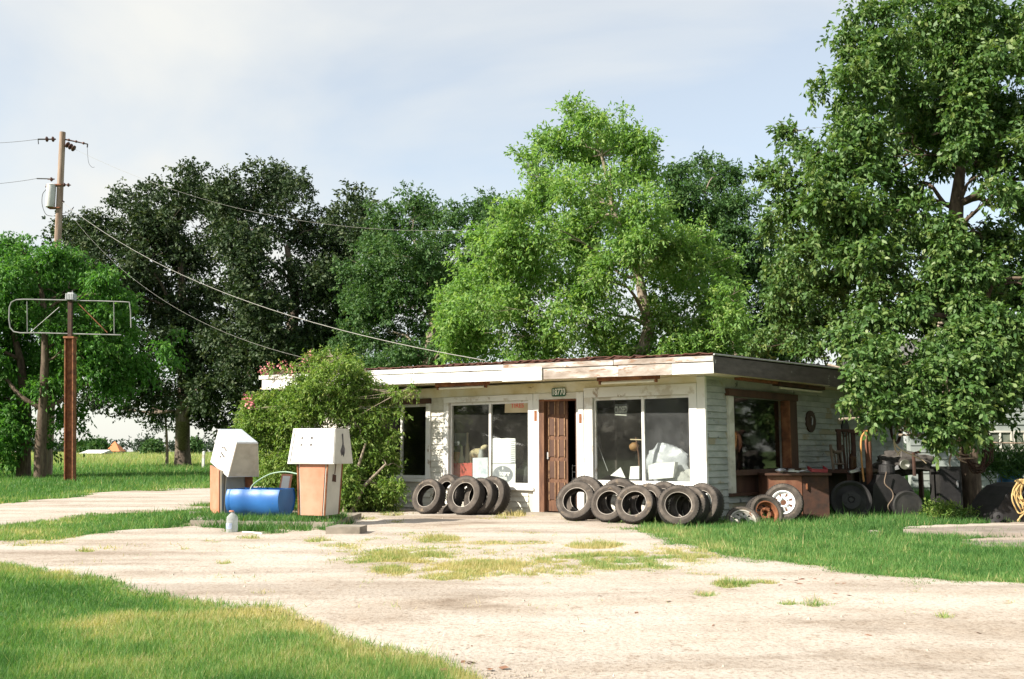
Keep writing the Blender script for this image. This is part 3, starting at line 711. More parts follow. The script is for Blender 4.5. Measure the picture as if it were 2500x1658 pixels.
# ================================================================== tires
RUB = mat('dusty_rubber', [(.042, .035, .03), (.078, .065, .055), (.12, .10, .084)], 7, .85, .4, bscale=40, patch=((.20, .155, .11), 6, .62, (1, 1, 1)))
RUBT = mat('tread_rubber', [(.022, .02, .019), (.05, .043, .038)], 8, .85, .4, bscale=30)
def rot_axis(az, tilt):
    """outward normal of the tire's visible face: az degrees left of the camera, tilted up"""
    a, t = math.radians(az), math.radians(tilt)
    return np.array([-math.sin(a) * math.cos(t), -math.cos(a) * math.cos(t), math.sin(t)])
def make_tire(px, py, dpx, az, tilt, label, wd=.225, ratio=.62, group='old tires leaning in rows against the shop front', sink=.0, dep=None, rim=None, cond=0, roll=0):
    n = rot_axis(az, tilt)
    # centre height for a tire resting on the ground
    y = dep or 16.0
    for _ in range(6):
        R = dpx / FPX * y / 2; h = R * math.sqrt(max(0, 1 - n[2] ** 2)) - sink
        c = G(px, py, h) if dep is None else D(px, py, dep); y = c[1]
    if dep is not None: c[2] = h + wd * .5 * abs(n[2])
    t = thing('tire', label, 'tire', (c[0], c[1], max(0, c[2] - h)), group)
    r = R * ratio; w2 = wd / 2
    # carcass: sidewalls and inner bead (open profile, closed inside)
    side_ = [(r, w2 * .60), (r - .001, w2 * .68), (r + .012, w2 * .74), (r + (R - r) * .45, w2 * 1.0), (R - .035, w2 * .93), (R - .012, w2 * .80), (R - .02, w2 * .72), (R - .045, w2 * .80), (r + (R - r) * .45, w2 * .86), (r + .014, w2 * .60)]
    tr = [(R - .004, w2 * .72), (R, w2 * .55), (R, w2 * .36), (R - .009, w2 * .34), (R - .009, w2 * .28), (R + .001, w2 * .26), (R + .001, w2 * .05), (R - .009, w2 * .03), (R - .009, -w2 * .03), (R + .001, -w2 * .05),
          (R + .001, -w2 * .26), (R - .009, -w2 * .28), (R - .009, -w2 * .34), (R, -w2 * .36), (R, -w2 * .55), (R - .004, -w2 * .72)]
    rf = -np.cross(n, [0, 0, 1]) 
    mb = MB(); mb.lathe(side_, c, n, 44, closed=True, ref=rf); mb.lathe([(a_, -b_) for a_, b_ in side_][::-1], c, n, 44, closed=True, ref=rf); mb.build('sidewall', RUB, t, smooth=True)
    mb = MB(); mb.lathe([(R - .018, w2 * .76), (R - .018, -w2 * .76)], c, n, 36, ref=rf); mb.build('inner_liner', BLACK, t, smooth=True)
    mb = MB(); mb.lathe([(R - .012, w2 * .80)] + tr + [(R - .012, -w2 * .80)], c, n, 44, ref=rf)
    # shoulder lugs
    a = np.cross(n, [0, 0, 1.0]); a /= np.linalg.norm(a); b = np.cross(n, a)
    for k in range(44):
        q = 2 * math.pi * (k + .3) / 44; e = a * math.cos(q) + b * math.sin(q); tg = -a * math.sin(q) + b * math.cos(q)
        for s_ in (1, -1): mb.box(c + e * (R - .012) + n * s_ * w2 * .76, tg * R * .042, n * w2 * .10, e * .008)
    mb.build('tread', RUBT, t, smooth=True)
    mb = MB(); mb.lathe([(r + .004, w2 * .64), (r + .001, w2 * .70), (r + .012, w2 * .735), (r + .017, w2 * .72)], c, n, 44); mb.build('bead_ring', mat_bead, t, smooth=True)
    if rim:
        rm, nh, dish = rim
        mb = MB()
        mb.lathe([(r + .006, w2 * .9), (r - .012, w2 * .88), (r - .02, w2 * .5), (r * .86, w2 * dish), (r * .80, w2 * dish + .004)], c, n, 36)
        K = nh
        # spoked disc with openings
        rin, rout = r * .50, r * .80; z0 = w2 * dish
        vs = []; fs = []
        for k in range(K):
            q0 = 2 * math.pi * k / K; wsp = 2 * math.pi / K * .31
            ring = []
            for (qq, rr_) in ((q0 - wsp, rout), (q0 + wsp, rout), (q0 + wsp * 1.15, rin), (q0 - wsp * 1.15, rin)):
                ring.append(c + n * (z0 + (.03 if rr_ == rin else 0)) + rr_ * (a * math.cos(qq) + b * math.sin(qq)))
            mb.hexa(ring, [p - n * .02 for p in ring])
        mb.lathe([(rin * 1.03, z0 + .028), (rin * .9, z0 + .045), (r * .27, z0 + .03), (r * .24, z0 - .01)], c, n, 30)
        for k in range(5):
            q = 2 * math.pi * k / 5; mb.lathe([(.013, z0 + .03), (.013, z0 + .06), (0, z0 + .062)], c + (a * math.cos(q) + b * math.sin(q)) * r * .37, n, 8)
        mb.build('wheel_rim', rm, t, smooth=True)
        mb = MB(); mb.lathe([(r * .98, -w2 * .3), (0, -w2 * .3)], c, n, 24); mb.build('brake_shadow', BLACK, t) if False else None
    return t, c, n, R
mat_bead = mat('pale_bead', [(.28, .25, .22), (.40, .36, .32)], 9, .8)
TL = [  # column, diameter in photo rows, facing, tilt, distance out from the wall, label
 (1047, 86, 34, 20, 1.25, 'worn tire farthest from the door, beside the flowering bush'),
 (1095, 96, 50, 12, .80, 'nearly black tire hidden behind the first two leaning tires near the bush'),
 (1137, 96, 32, 20, .95, 'dusty wide tire in front of the middle window, first of its leaning row'),
 (1174, 90, 38, 16, .68, 'tire squeezed second in the leaning row below the oval poster'),
 (1203, 94, 42, 15, .50, 'last tire of the row below the oval poster, nearest the open door'),
 (1408, 98, 27, 26, .98, 'large leaning tire nearest the open door with a black centre'),
 (1428, 106, 34, 16, .52, 'tire propped high behind the large one beside the open door'),
 (1489, 92, 30, 22, .92, 'narrow tire between the large door tire and the weed filled tire'),
 (1514, 104, 36, 14, .45, 'upper tire leaning behind the narrow tire below the white card'),
 (1551, 96, 26, 24, .98, 'tire with weeds growing through its open centre'),
 (1584, 96, 44, 20, .62, 'tire half hidden behind the weed filled tire, under the foam box'),
 (1622, 100, 48, 16, .38, 'tire standing farther back below the corner window pane'),
 (1656, 100, 12, 22, .95, 'upright wide tire facing forward with grass around its foot'),
 (1684, 96, 38, 18, .70, 'tire tucked behind the forward facing tire at the corner'),
 (1716, 102, 46, 16, .48, 'outermost tire of the row against the building corner board'),
]
for px_, d_px, az_, ti_, off_, lb_ in TL:
    make_tire(px_, 1215, d_px, az_, ti_, lb_, dep=float(hit(px_, 1100, CORNER, FN)[1]) - off_, sink=.02)
RIMW = mat('white_steel_rim', [(.68, .68, .68), (.78, .78, .78)], 8, .45, .1, patch=((.35, .2, .12), 9, .66, (1, 1, 1)))
RIMR = mat('rusty_rim', [(.14, .05, .025), (.32, .13, .06)], 8, .8, .3)
RIMG = mat('grey_rim', [(.30, .29, .26), (.45, .43, .38)], 8, .6, .2, patch=((.2, .1, .06), 9, .62, (1, 1, 1)))
WG = 'wheels lying in the grass at the side wall'
make_tire(1913, 1212, 92, 24, 12, 'wheel with a white spoked rim propped against the rusty cabinet', wd=.19, ratio=.60, group=WG, dep=15.25, rim=(RIMW, 8, .35))
make_tire(1866, 1238, 92, -14, 18, 'dark tire on a rusty rim sunk in the grass between two other wheels', wd=.2, ratio=.62, group=WG, dep=15.15, rim=(RIMR, 6, .1), sink=.17)
make_tire(1813, 1268, 84, 6, 40, 'flat sunken wheel with a grey perforated rim half buried in grass', wd=.18, ratio=.70, group=WG, dep=14.9, rim=(RIMG, 9, .6), sink=.24)

# ================================================================== fuel pumps on their island
PW = mat('pump_white', [(.60, .59, .58), (.70, .69, .68)], 1.5, .4, .05, patch=((.42, .34, .26), 3, .68, (1, 1, .4)), patch2=((.52, .50, .47), 1.7, .58, (1, 1, 1)))
PG = mat('pump_shaded_side', [(.44, .43, .38), (.58, .56, .50)], 3, .55, .1, patch=((.22, .15, .10), 4, .70, (1, 1, 2)))  # shade of the pump's side put into the grey-green colour, with rust patches
PO = mat('faded_orange_paint', [(.42, .15, .08), (.50, .21, .13), (.52, .28, .19)], 2, .6, .2, patch=((.56, .42, .33), 3, .68, (1, 1, .5)), patch2=((.22, .07, .04), 5, .69, (1, 1, .6)))
PT = mat('galvanised_reflect_panel', [(.13, .15, .18), (.25, .24, .21), (.33, .25, .15)], 1.2, .4, .1, metal=.35)  # bluish tone is a reflection put into the metal's colour, beside the tan
PTOP = mat('pump_top_grey', [(.40, .44, .49), (.52, .56, .60)], 30, .5, .1)
island_z = .10
isl = MB(); isl.hexa([np.array(p) for p in ((-4.85, 14.45, -.05), (-2.62, 14.05, -.05), (-2.62, 14.05, island_z), (-4.85, 14.45, island_z))], [np.array(p) for p in ((-5.6, 16.6, -.05), (-2.55, 16.2, -.05), (-2.55, 16.2, island_z), (-5.6, 16.6, island_z))])
isl.hexa([np.array(p) for p in ((-2.52, 12.95, -.05), (-2.06, 12.95, -.05), (-2.06, 12.95, island_z + .02), (-2.52, 12.95, island_z + .02))], [np.array(p) for p in ((-2.45, 13.44, -.05), (-2.02, 13.35, -.05), (-2.02, 13.35, island_z + .02), (-2.45, 13.44, island_z + .02))])
isl = isl.build('pump_island', CONC); tag(isl, 'low overgrown concrete island under the two old fuel pumps', 'island'); isl['kind'] = 'structure'
def frustum(mb, c, xd, yd, w0, d0, w1, d1, z0, z1, sk=(0, 0)):
    """box whose base is w0 x d0 and top w1 x d1"""
    P = lambda x, y, z, s=0: c + xd * x + yd * y + UP * z
    a = [P(-w0 / 2, -d0 / 2, z0), P(w0 / 2, -d0 / 2, z0), P(w1 / 2, -d1 / 2, z1), P(-w1 / 2, -d1 / 2, z1)]
    b = [P(-w0 / 2, d0 / 2, z0), P(w0 / 2, d0 / 2, z0), P(w1 / 2, d1 / 2, z1), P(-w1 / 2, d1 / 2, z1)]
    return mb.hexa(a, b), a, b
# right pump
pc = D(779, 1262, 14.6); pc[2] = island_z
th = math.radians(19.5); nf = np.array([-math.sin(th), -math.cos(th), 0]); xr = np.array([math.cos(th), -math.sin(th), 0])
pump = thing('fuel_pump', 'boxy fuel pump with white head over a faded orange front, next to the bush', 'fuel pump', pc, 'old fuel pumps on the island')
cen = pc
bz0, bz1 = island_z - .02, .845
mb = MB(); _, fa, fb = frustum(mb, cen, xr, -nf, .44, .42, .52, .44, bz0, bz1); mb.build('body', PG, pump)
mb = MB(); q = [fa[0] + xr * .04, fa[1] - xr * .04, fa[2] - xr * .04, fa[3] + xr * .04]; mb.hexa([p + nf * .012 for p in q], [p + nf * .002 for p in q]); mb.build('front_panel', PO, pump)
for p0, p1 in ((fa[0], fa[3]), (fa[1], fa[2]), (fb[1], fb[2])):
    mb = MB(); mb.tube([p0 + nf * .008, p1 + nf * .008], .016, 5); mb.build('edge_strip', RUST, pump)
hz0, hz1 = .85, 1.385
mb = MB(); _, ha, hb = frustum(mb, cen, xr, -nf, .80, .58, .735, .40, hz0, hz1); mb.build('head', PW, pump)
mb = MB(); sq = [ha[1], hb[1], hb[2], ha[2]]; mb.hexa([p + xr * .006 for p in sq], [p + xr * .001 for p in sq]); mb.build('side_panel', PG, pump)
mb = MB(); fr_ = lambda s_, t_: (ha[0] * (1 - s_) + ha[1] * s_) * (1 - t_) + (ha[3] * (1 - s_) + ha[2] * s_) * t_
def frontquad(s0, s1, t0, t1, o0, o1, f_=fr_, nrm=None):
    k = nrm if nrm is not None else nf
    q = [f_(s0, t0), f_(s1, t0), f_(s1, t1), f_(s0, t1)]; m_ = MB(); m_.hexa([p + k * o1 for p in q], [p + k * o0 for p in q]); return m_
nrm = np.cross(ha[1] - ha[0], ha[3] - ha[0]); nrm /= np.linalg.norm(nrm)
frontquad(.075, .992, .035, .985, .001, .012, nrm=nrm).build('face_door', PW, pump)
frontquad(.052, .066, .05, .97, .001, .006, nrm=nrm).build('door_seam', BLACK, pump)
PRN = mat('worn_print', [(.05, .045, .045), (.17, .15, .14)], 20, .6)
for tt in (.70, .51):
    frontquad(.235, .285, tt - .01, tt + .06, .0122, .0135, nrm=nrm).build('worn_print', PRN, pump)
    frontquad(.455, .505, tt - .01, tt + .06, .0122, .0135, nrm=nrm).build('worn_print', PRN, pump)
    frontquad(.285, .45, tt + .008, tt + .04, .0122, .013, nrm=nrm).build('dial_window', mat('dial_pale', [(.62, .62, .62), (.72, .72, .72)], 6, .3), pump)
for s_ in (.29, .335, .36, .385): frontquad(s_, s_ + .008, .385, .42, .0122, .013, nrm=nrm).build('worn_print', PRN, pump)
frontquad(.75, .95, .018, .03, .0122, .013, nrm=nrm).build('maker_line', PRN, pump) if False else None
# hole where the nozzle hung
sd_ = lambda s_, t_: (ha[1] * (1 - s_) + hb[1] * s_) * (1 - t_) + (ha[2] * (1 - s_) + hb[2] * s_) * t_
pts = [(.42, .83), (.47, .86), (.52, .83), (.53, .55), (.60, .42), (.57, .30), (.50, .19), (.45, .26), (.38, .22), (.33, .36), (.40, .47), (.46, .58)]
mb = MB(); sn_ = np.cross(hb[1] - ha[1], ha[2] - ha[1]); sn_ /= np.linalg.norm(sn_)
mb.prism([sd_(s_, t_) + sn_ * .0085 for s_, t_ in pts][::-1], sn_ * .002); mb.build('nozzle_hole', mat('grimy_hole', [(.03, .028, .03), (.16, .15, .16)], 7, .7), pump)
bs = lambda s_, t_: (fa[1] * (1 - s_) + fb[1] * s_) * (1 - t_) + (fa[2] * (1 - s_) + fb[2] * s_) * t_
mb = MB(); mb.prism([bs(s_, t_) + xr * .004 for s_, t_ in ((.35, .66), (.62, .64), (.60, .78), (.37, .80))][::-1], xr * .002); mb.build('rust_stain', RUSTDK, pump)
mb = MB(); mb.tube([bs(.5, .8) + xr * .006, bs(.52, 1.0) + xr * .006], .006, 5); mb.build('pipe', RUSTDK, pump)
mb = MB(); mb.prism([fr_(.5, 0) + nrm * 0 + UP * z_ + xr * x_ - UP * .0 + nf * -.10 for x_, z_ in ((0, -.03), (.012, -.09), (.03, -.12), (-.005, -.1), (-.012, -.05))][::-1], nf * .004) if False else None
# left pump, its head knocked over
lp = D(560, 1262, 15.5); lp[2] = island_z
pump2 = thing('fuel_pump', 'fuel pump with its white head tipped forward over an orange side', 'fuel pump', lp, 'old fuel pumps on the island')
LP = lambda px, py, y: D(px, py, y + .95)
TLp, TRp, BRp, BLp = LP(533, 1048, 15.1), LP(577.5, 1081, 14.42), LP(556, 1165, 14.42), LP(513.5, 1128, 15.1)
TRR, BRR = LP(630, 1081.5, 14.72), LP(632.5, 1163.5, 14.72)
TB = LP(589, 1048, 15.38); BB = TB + (BLp - TLp) * 1.0 + (BRR - TRR) * .02
mb = MB(); mb.hexa([TLp, BLp, BRp, TRp][::-1][::-1], [TB, BB, BRR, TRR]); mb.build('head', PW, pump2)
def plate(q, o0, o1, nm, m_, par):
    q = [np.array(p) for p in q]; k = np.cross(q[1] - q[0], q[2] - q[0]); k /= np.linalg.norm(k)
    if np.dot(k, CAMP - q[0]) < 0: k = -k
    mb_ = MB(); mb_.hexa([p + k * o1 for p in q], [p + k * o0 for p in q]); return mb_.build(nm, m_, par)
def inset(q, s0, s1, t0, t1):
    f_ = lambda s_, t_: (q[0] * (1 - s_) + q[1] * s_) * (1 - t_) + (q[3] * (1 - s_) + q[2] * s_) * t_
    return [f_(s0, t0), f_(s1, t0), f_(s1, t1), f_(s0, t1)]
PTAN = mat('pump_tan_side', [(.40, .34, .26), (.55, .48, .38)], 5, .6, .1)
plate(inset([BRp, BRR, TRR, TRp], .02, .985, .02, .97), .001, .008, 'side_panel', PTAN, pump2)
plate(inset([TRp, TRR, TB, TLp], .01, .99, .02, .98), .001, .008, 'top_panel', PTOP, pump2)
fq = [BLp, BRp, TRp, TLp]
plate(inset(fq, .03, .97, .03, .97), .001, .01, 'face_door', PW, pump2)
for s0, t0 in ((.42, .60), (.52, .63), (.60, .60), (.42, .44), (.50, .42), (.58, .40), (.42, .33)):
    plate(inset(fq, s0, s0 + .075, t0, t0 + .055), .0105, .012, 'worn_print', PRN, pump2)
b0 = [LP(516, 1250, 15.05), LP(541, 1263, 14.55), LP(541, 1150, 14.55), LP(516, 1136, 15.05)]
b1 = [LP(545, 1264, 14.55), LP(622, 1258, 14.9), LP(616, 1150, 14.9), LP(551, 1152, 14.55)]
for q in (b0, b1):
    q[0][2] = q[1][2] = island_z - .02
mb = MB(); back = [b1[1] + (b0[0] - b0[1]), b1[2] + (b0[3] - b0[2])]
mb.hexa([b0[0], b0[1], b0[2], b0[3]], [back[0], b1[1], b1[2], back[1]]); mb.build('body', PT, pump2)
plate(inset(b0, .0, .86, .0, 1), .001, .02, 'side_cover', PO, pump2)
plate(inset(b1, .02, .98, .01, 1), .001, .012, 'front_panel', PT, pump2)
plate(inset(b1, .70, .98, .55, 1), .0125, .016, 'rust_stain', RUST, pump2)
# loose panel leaning between the pumps
t, c = None, None
P = [D(px, py, 15.9 + dy_) for px, py, dy_ in ((672, 1240, 0), (700, 1241, 0), (713, 1158, .12), (688, 1157, .12))]
pn = thing('loose_panel', 'small white panel with an orange frame propped behind the blue trough', 'panel', (sum(P) / 4))
mb = MB(); mb.prism(P, np.array([.004, .03, 0])); mb.build('panel_frame', PO, pn)
plate(inset(P, .16, .86, .03, .94), .001, .008, 'panel_face', PW, pn)
# ---- blue drum cut into a trough
BLUE = mat('blue_plastic', [(.022, .11, .34), (.04, .165, .45)], 2.5, .42, .2, patch=((.14, .28, .52), 6, .63, (.3, 1, 1)), patch2=((.10, .13, .17), 4, .64, (1, 1, 1)))
ad = np.array([math.cos(math.radians(15)), -math.sin(math.radians(15)), 0.0])
bc = D(636, 1228, 15.15); Rb = .285; bc[2] = island_z + .285
trough = thing('drum_trough', 'blue plastic drum cut open along the top into a trough between the pumps', 'trough', (bc[0], bc[1], .05))
L2 = .46
prof = [(Rb * .985, -L2), (Rb, -L2 + .02), (Rb, -L2 + .06), (Rb - .006, -L2 + .075), (Rb - .002, -L2 + .09), (Rb + .004, -.15), (Rb - .004, -.13), (Rb + .006, 0), (Rb - .004, .13), (Rb + .004, .15), (Rb - .002, L2 - .09), (Rb, L2 - .03), (Rb * .985, L2)]
rfv = np.cross(ad, UP)
# arc from the back rim through the bottom to the front rim
mb = MB(); mb.lathe(prof, bc, ad, 34, arc=(math.radians(-34), math.radians(216)), ref=rfv); mb.lathe([(r_ - .008, h_) for r_, h_ in prof], bc, ad, 34, arc=(math.radians(-34), math.radians(216)), ref=rfv)
mb.build('shell', BLUE, trough, smooth=True)
for sgn in (1, -1):
    rimp = []
    for k in range(30):
        q = math.radians(-34 + 250 * k / 29); a = rfv / np.linalg.norm(rfv); b = np.cross(ad, a)
        rimp.append(bc + ad * sgn * (L2 - .015) + Rb * .98 * (a * math.cos(q) + b * math.sin(q)))
    mb = MB(); mb.prism(rimp if sgn < 0 else rimp[::-1], -ad * sgn * .012); mb.build('end_cap', BLUE, trough)
hose = MB(); hp_ = [D(609, 1210, 15.2), D(614, 1188, 15.25), D(632, 1172, 15.3), D(658, 1158, 15.3), D(684, 1152.5, 15.2), D(706, 1153, 15.05), D(730, 1158, 14.8)]
def smooth_path(pts, k=6):
    P = [np.array(p, float) for p in pts]; P = [2 * P[0] - P[1]] + P + [2 * P[-1] - P[-2]]; o_ = []
    for i in range(1, len(P) - 2):
        for j in range(k):
            t = j / k; o_.append(.5 * ((2 * P[i]) + (-P[i - 1] + P[i + 1]) * t + (2 * P[i - 1] - 5 * P[i] + 4 * P[i + 1] - P[i + 2]) * t * t + (-P[i - 1] + 3 * P[i] - 3 * P[i + 1] + P[i + 2]) * t ** 3))
    o_.append(P[-2]); return o_
hose.tube(smooth_path(hp_), .010, 8); tag(hose.build('hose', mat('pale_green_hose', [(.24, .36, .28), (.33, .44, .34)], 6, .5), smooth=True), 'pale green hose arching from the blue trough to the fuel pump', 'hose')
# ---- jug
jc = G(566, 1303, .0); jug = thing('water_jug', 'clear plastic jug with an orange cap standing on the dirt before the trough', 'jug', jc)
CLEAR = glass_mat('cloudy_plastic', dust=(.62, .64, .66), d0=.30, d1=.62, scale=6, tint=(.8, .84, .86))
mb = MB(); mb.lathe([(0, 0), (.068, 0), (.078, .015), (.080, .10), (.076, .16), (.080, .19), (.074, .23), (.045, .265), (.026, .28), (.026, .30)], jc, UP, 20); mb.build('jug_body', CLEAR, jug, smooth=True)
mb = MB(); mb.lathe([(0, .298), (.03, .298), (.036, .305), (.03, .318), (0, .32)], jc - np.array([.03, 0, 0]) * .5, UP, 14); mb.build('cap', PO, jug)
mb = MB(); mb.lathe([(.0825, .07), (.083, .15)], jc, UP, 10, arc=(math.radians(200), math.radians(285)), ref=(1, 0, 0)); mb.build('label', mat('jug_label', [(.12, .17, .30), (.42, .46, .54)], 18, .5), jug)
mb = MB(); mb.tube([G(592, 1300, .02), G(618, 1301, .022), G(640, 1304, .02)], .016, 7); tag(mb.build('plastic_pipe', PAPER), 'short white plastic pipe lying on the dirt by the jug', 'pipe')
mb = MB(); mb.tube([G(586, 1294, .02), G(600, 1298, .05), G(612, 1300, .02)], .012, 6)

# ================================================================== old sign post
sy = 35.0
base = G(171, 1177, 0); sy = base[1]
post = thing('sign_post', 'rusty steel post with an empty tubular sign frame and a small lamp box on top', 'sign post', base)
GALV = mat('galvanised_pipe', [(.15, .15, .15), (.30, .30, .29)], 3, .55, .1, metal=.3)
dpt = sy
zp = lambda py: D(171, py, dpt)[2]
wpt = 19 / FPX * dpt / 2
x0 = base[0]
xpz = lambda z: x0 + (D(172, 827, dpt)[0] - x0) * z / zp(827)      # the old post has settled a little out of plumb
def leanbox(xa, xb, ya, yb, za, zb_):
    m_ = MB(); q0, q1 = xpz(za), xpz(zb_)
    return m_.hexa([np.array(p) for p in ((q0 + xa, ya, za), (q0 + xb, ya, za), (q1 + xb, ya, zb_), (q1 + xa, ya, zb_))], [np.array(p) for p in ((q0 + xa, yb, za), (q0 + xb, yb, za), (q1 + xb, yb, zb_), (q1 + xa, yb, zb_))])
leanbox(-wpt, wpt, dpt - .012, dpt + .012, 0, zp(828)).build('web_plate', RUST, post)
for s_ in (-1, 1): leanbox(s_ * wpt - .02, s_ * wpt + .02, dpt - .14, dpt + .14, 0, zp(827)).build('flange', RUST, post)
leanbox(-wpt - .05, wpt + .05, dpt - .17, dpt + .17, zp(827), zp(822)).build('cap_plate', RUST, post)
leanbox(-.08, .06, dpt - .06, dpt + .06, zp(822), zp(735)).build('upper_post', RUSTDK, post)
x0 = xpz(zp(735))
fz = lambda px, py: D(px, py, dpt)
fr_px = [(168, 733), (60, 731), (40, 732), (28, 738), (23, 750), (22, 780), (25, 800), (34, 810), (50, 813), (100, 813), (170, 815), (296, 818)]
mb = MB(); mb.tube([fz(*p) for p in fr_px], .026, 7); mb.build('frame_tube', GALV, post)
mb = MB(); mb.tube([fz(168, 734), fz(240, 735), fz(300, 737), fz(316, 738), fz(319, 760), fz(320, 800)], .024, 7); mb.build('frame_tube', GALV, post)
mb = MB(); mb.tube([fz(66, 736), fz(67, 811)], .017, 6); mb.build('stay', GALV, post)
mb = MB(); mb.tube([fz(278, 738), fz(279, 815)], .017, 6); mb.build('stay', GALV, post)
mb = MB(); mb.tube([fz(145, 750), fz(75, 811)], .017, 6); mb.build('brace', GALV, post)
mb = MB(); mb.tube([fz(190, 740), fz(262, 812)], .017, 6); mb.build('brace', RUST, post)
mb = MB(); zc0, zc1 = zp(733), zp(718); mb.abox(x0 - .14, x0 + .16, dpt - .14, dpt + .14, zc0, zc1); mb.build('lamp_box', STEEL, post)
mb = MB()
for k in range(5): mb.abox(x0 - .13 + k * .06, x0 - .10 + k * .06, dpt - .16, dpt - .141, zc0 + .01, zc1 - .01)
mb.abox(x0 - .09, x0 + .12, dpt - .09, dpt + .09, zc1, zc1 + .05); mb.tube([(x0 + .05, dpt, zc1 + .05), (x0 + .05, dpt, zc1 + .12)], .015, 6); mb.build('lamp_ribs', STEEL, post)

# ================================================================== utility pole and wires
PY = 42.0
pb = D(116, 1160, PY); pb[2] = 0; ptop = D(153, 323, PY)
pole = thing('utility_pole', 'tall weathered wooden utility pole carrying a grey transformer and insulators', 'utility pole', pb)
POLEM = mat('pole_wood', [(.16, .10, .07), (.30, .22, .17), (.40, .32, .26)], 3, .85, .5, stretch=(3, 3, .25))
ax = lambda t: pb * (1 - t) + ptop * t
def pz(py):  # point on the pole axis seen at photo row py
    lo, hi = 0, 1
    for _ in range(40):
        mi = (lo + hi) / 2
        if proj(ax(mi))[1] > py: lo = mi
        else: hi = mi
    return ax(lo)
mb = MB(); mb.tube([ax(t) for t in (0, .25, .5, .75, 1)], [.20, .18, .16, .145, .13], 12); mb.build('shaft', POLEM, pole, smooth=True)
INS = mat('brown_insulator', [(.07, .035, .03), (.13, .06, .05)], 6, .35)
def insul(p0, p1, n_, r_, nm='insulator', m_=INS):
    mb_ = MB(); p0 = np.array(p0); p1 = np.array(p1); d_ = (p1 - p0); L_ = np.linalg.norm(d_); d_ /= L_
    pr_ = [(0, 0), (.02, 0)]
    for k in range(n_):
        h = L_ * (k + .5) / n_; pr_ += [(.025, h - .10), (r_ * 1.25, h - .03), (r_ * 1.25, h), (.03, h + .03)]
    pr_ += [(.02, L_), (0, L_)]
    mb_.lathe(pr_, p0, d_, 10); return mb_.build(nm, m_, pole)
dd = lambda px, py, o=0: D(px, py, PY + o)
insul(dd(136, 340), dd(106, 340), 2, .10); insul(dd(162, 352), dd(184, 365), 3, .12); insul(dd(160, 340), dd(214, 352), 3, .05); insul(dd(133, 438), dd(116, 438), 1, .08); insul(dd(153, 451), dd(173, 452), 2, .07); insul(dd(150, 492), dd(158, 493), 1, .05)
mb = MB(); mb.tube([dd(136, 340), dd(93, 340)], .035, 6); mb.tube([dd(93, 340), dd(94, 352)], .02, 5); mb.tube([dd(214, 352), dd(213, 360)], .03, 5); mb.tube([dd(133, 437), dd(90, 436)], .028, 6); mb.tube([dd(160, 341), dd(214, 352)], .03, 6); mb.build('bracket', BLACK, pole)
tr_c = (dd(124, 479, -.15)); 
TG = mat('transformer_grey', [(.50, .50, .50), (.60, .60, .60)], 3, .5)
trn = MB(); zt0, zt1 = dd(124, 508)[2], dd(124, 454)[2]
trn.lathe([(0, 0), (.19, 0), (.2, .02), (.2, zt1 - zt0 - .03), (.21, zt1 - zt0 - .02), (.21, zt1 - zt0), (.1, zt1 - zt0 + .06), (0, zt1 - zt0 + .06)], (tr_c[0], tr_c[1], zt0), UP, 18); trn.build('transformer', TG, pole, smooth=True)
mb = MB(); mb.abox(tr_c[0] - .1, tr_c[0] + .45, tr_c[1] - .05, tr_c[1] + .25, zt1 - .02, zt1 + .04); mb.abox(tr_c[0] - .1, tr_c[0] + .45, tr_c[1] - .05, tr_c[1] + .2, zt0 - .05, zt0 + .0); mb.build('transformer_bracket', RUST, pole)
insul(dd(116, 460), dd(113, 450), 1, .06)
def wire(pts, r, nm='cable', par=None, m_=BLACK):
    mb_ = MB(); mb_.tube(smooth_path(pts, 5), r, 5); return mb_.build(nm, m_, par)
wire([dd(113, 462), dd(104, 475), dd(103, 500), dd(112, 523), dd(128, 528)], .014, 'jumper_wire', pole)
wire([dd(152, 522), dd(165, 518), dd(176, 510), dd(180, 505)], .012, 'jumper_wire', pole)
wire([dd(150, 526), dd(168, 524), dd(180, 506)], .012, 'jumper_wire', pole)
wire([dd(213, 360), dd(216, 395), dd(224, 408), dd(231, 408)], .008, 'jumper_wire', pole)
def span(p0, p1, sag, r, label, m_=BLACK):
    p0 = np.array(p0); p1 = np.array(p1); pts = []
    for k in range(25):
        t = k / 24; pts.append(p0 * (1 - t) + p1 * t - UP * sag * 4 * t * (1 - t))
    mb_ = MB(); mb_.tube(pts, r, 5); tag(mb_.build('power_line', m_), label, 'power line', 'overhead lines from the utility pole')
WIREP = mat('pale_wire', [(.26, .25, .23), (.34, .33, .30)], 5, .5)
span(dd(150, 492), np.array(D(1185, 880, 21.0)), 1.0, .009, 'thick pale service line sagging from the pole to the store roof', WIREP)
span(dd(184, 365), D(1185, 560, 36), 1.2, .005, 'thin upper line crossing in front of the dark oaks', WIREP)
span(dd(152, 497), D(740, 873, 24.0), 1.1, .0035, 'thin lower line slanting from the pole towards the flowering bush', WIREP)
span(dd(93, 340), D(-300, 318, 45), .4, .010, 'high line leaving the pole top away from the store')
span(dd(90, 436), D(-300, 428, 45), .4, .010, 'second line leaving the pole away from the store at transformer height')
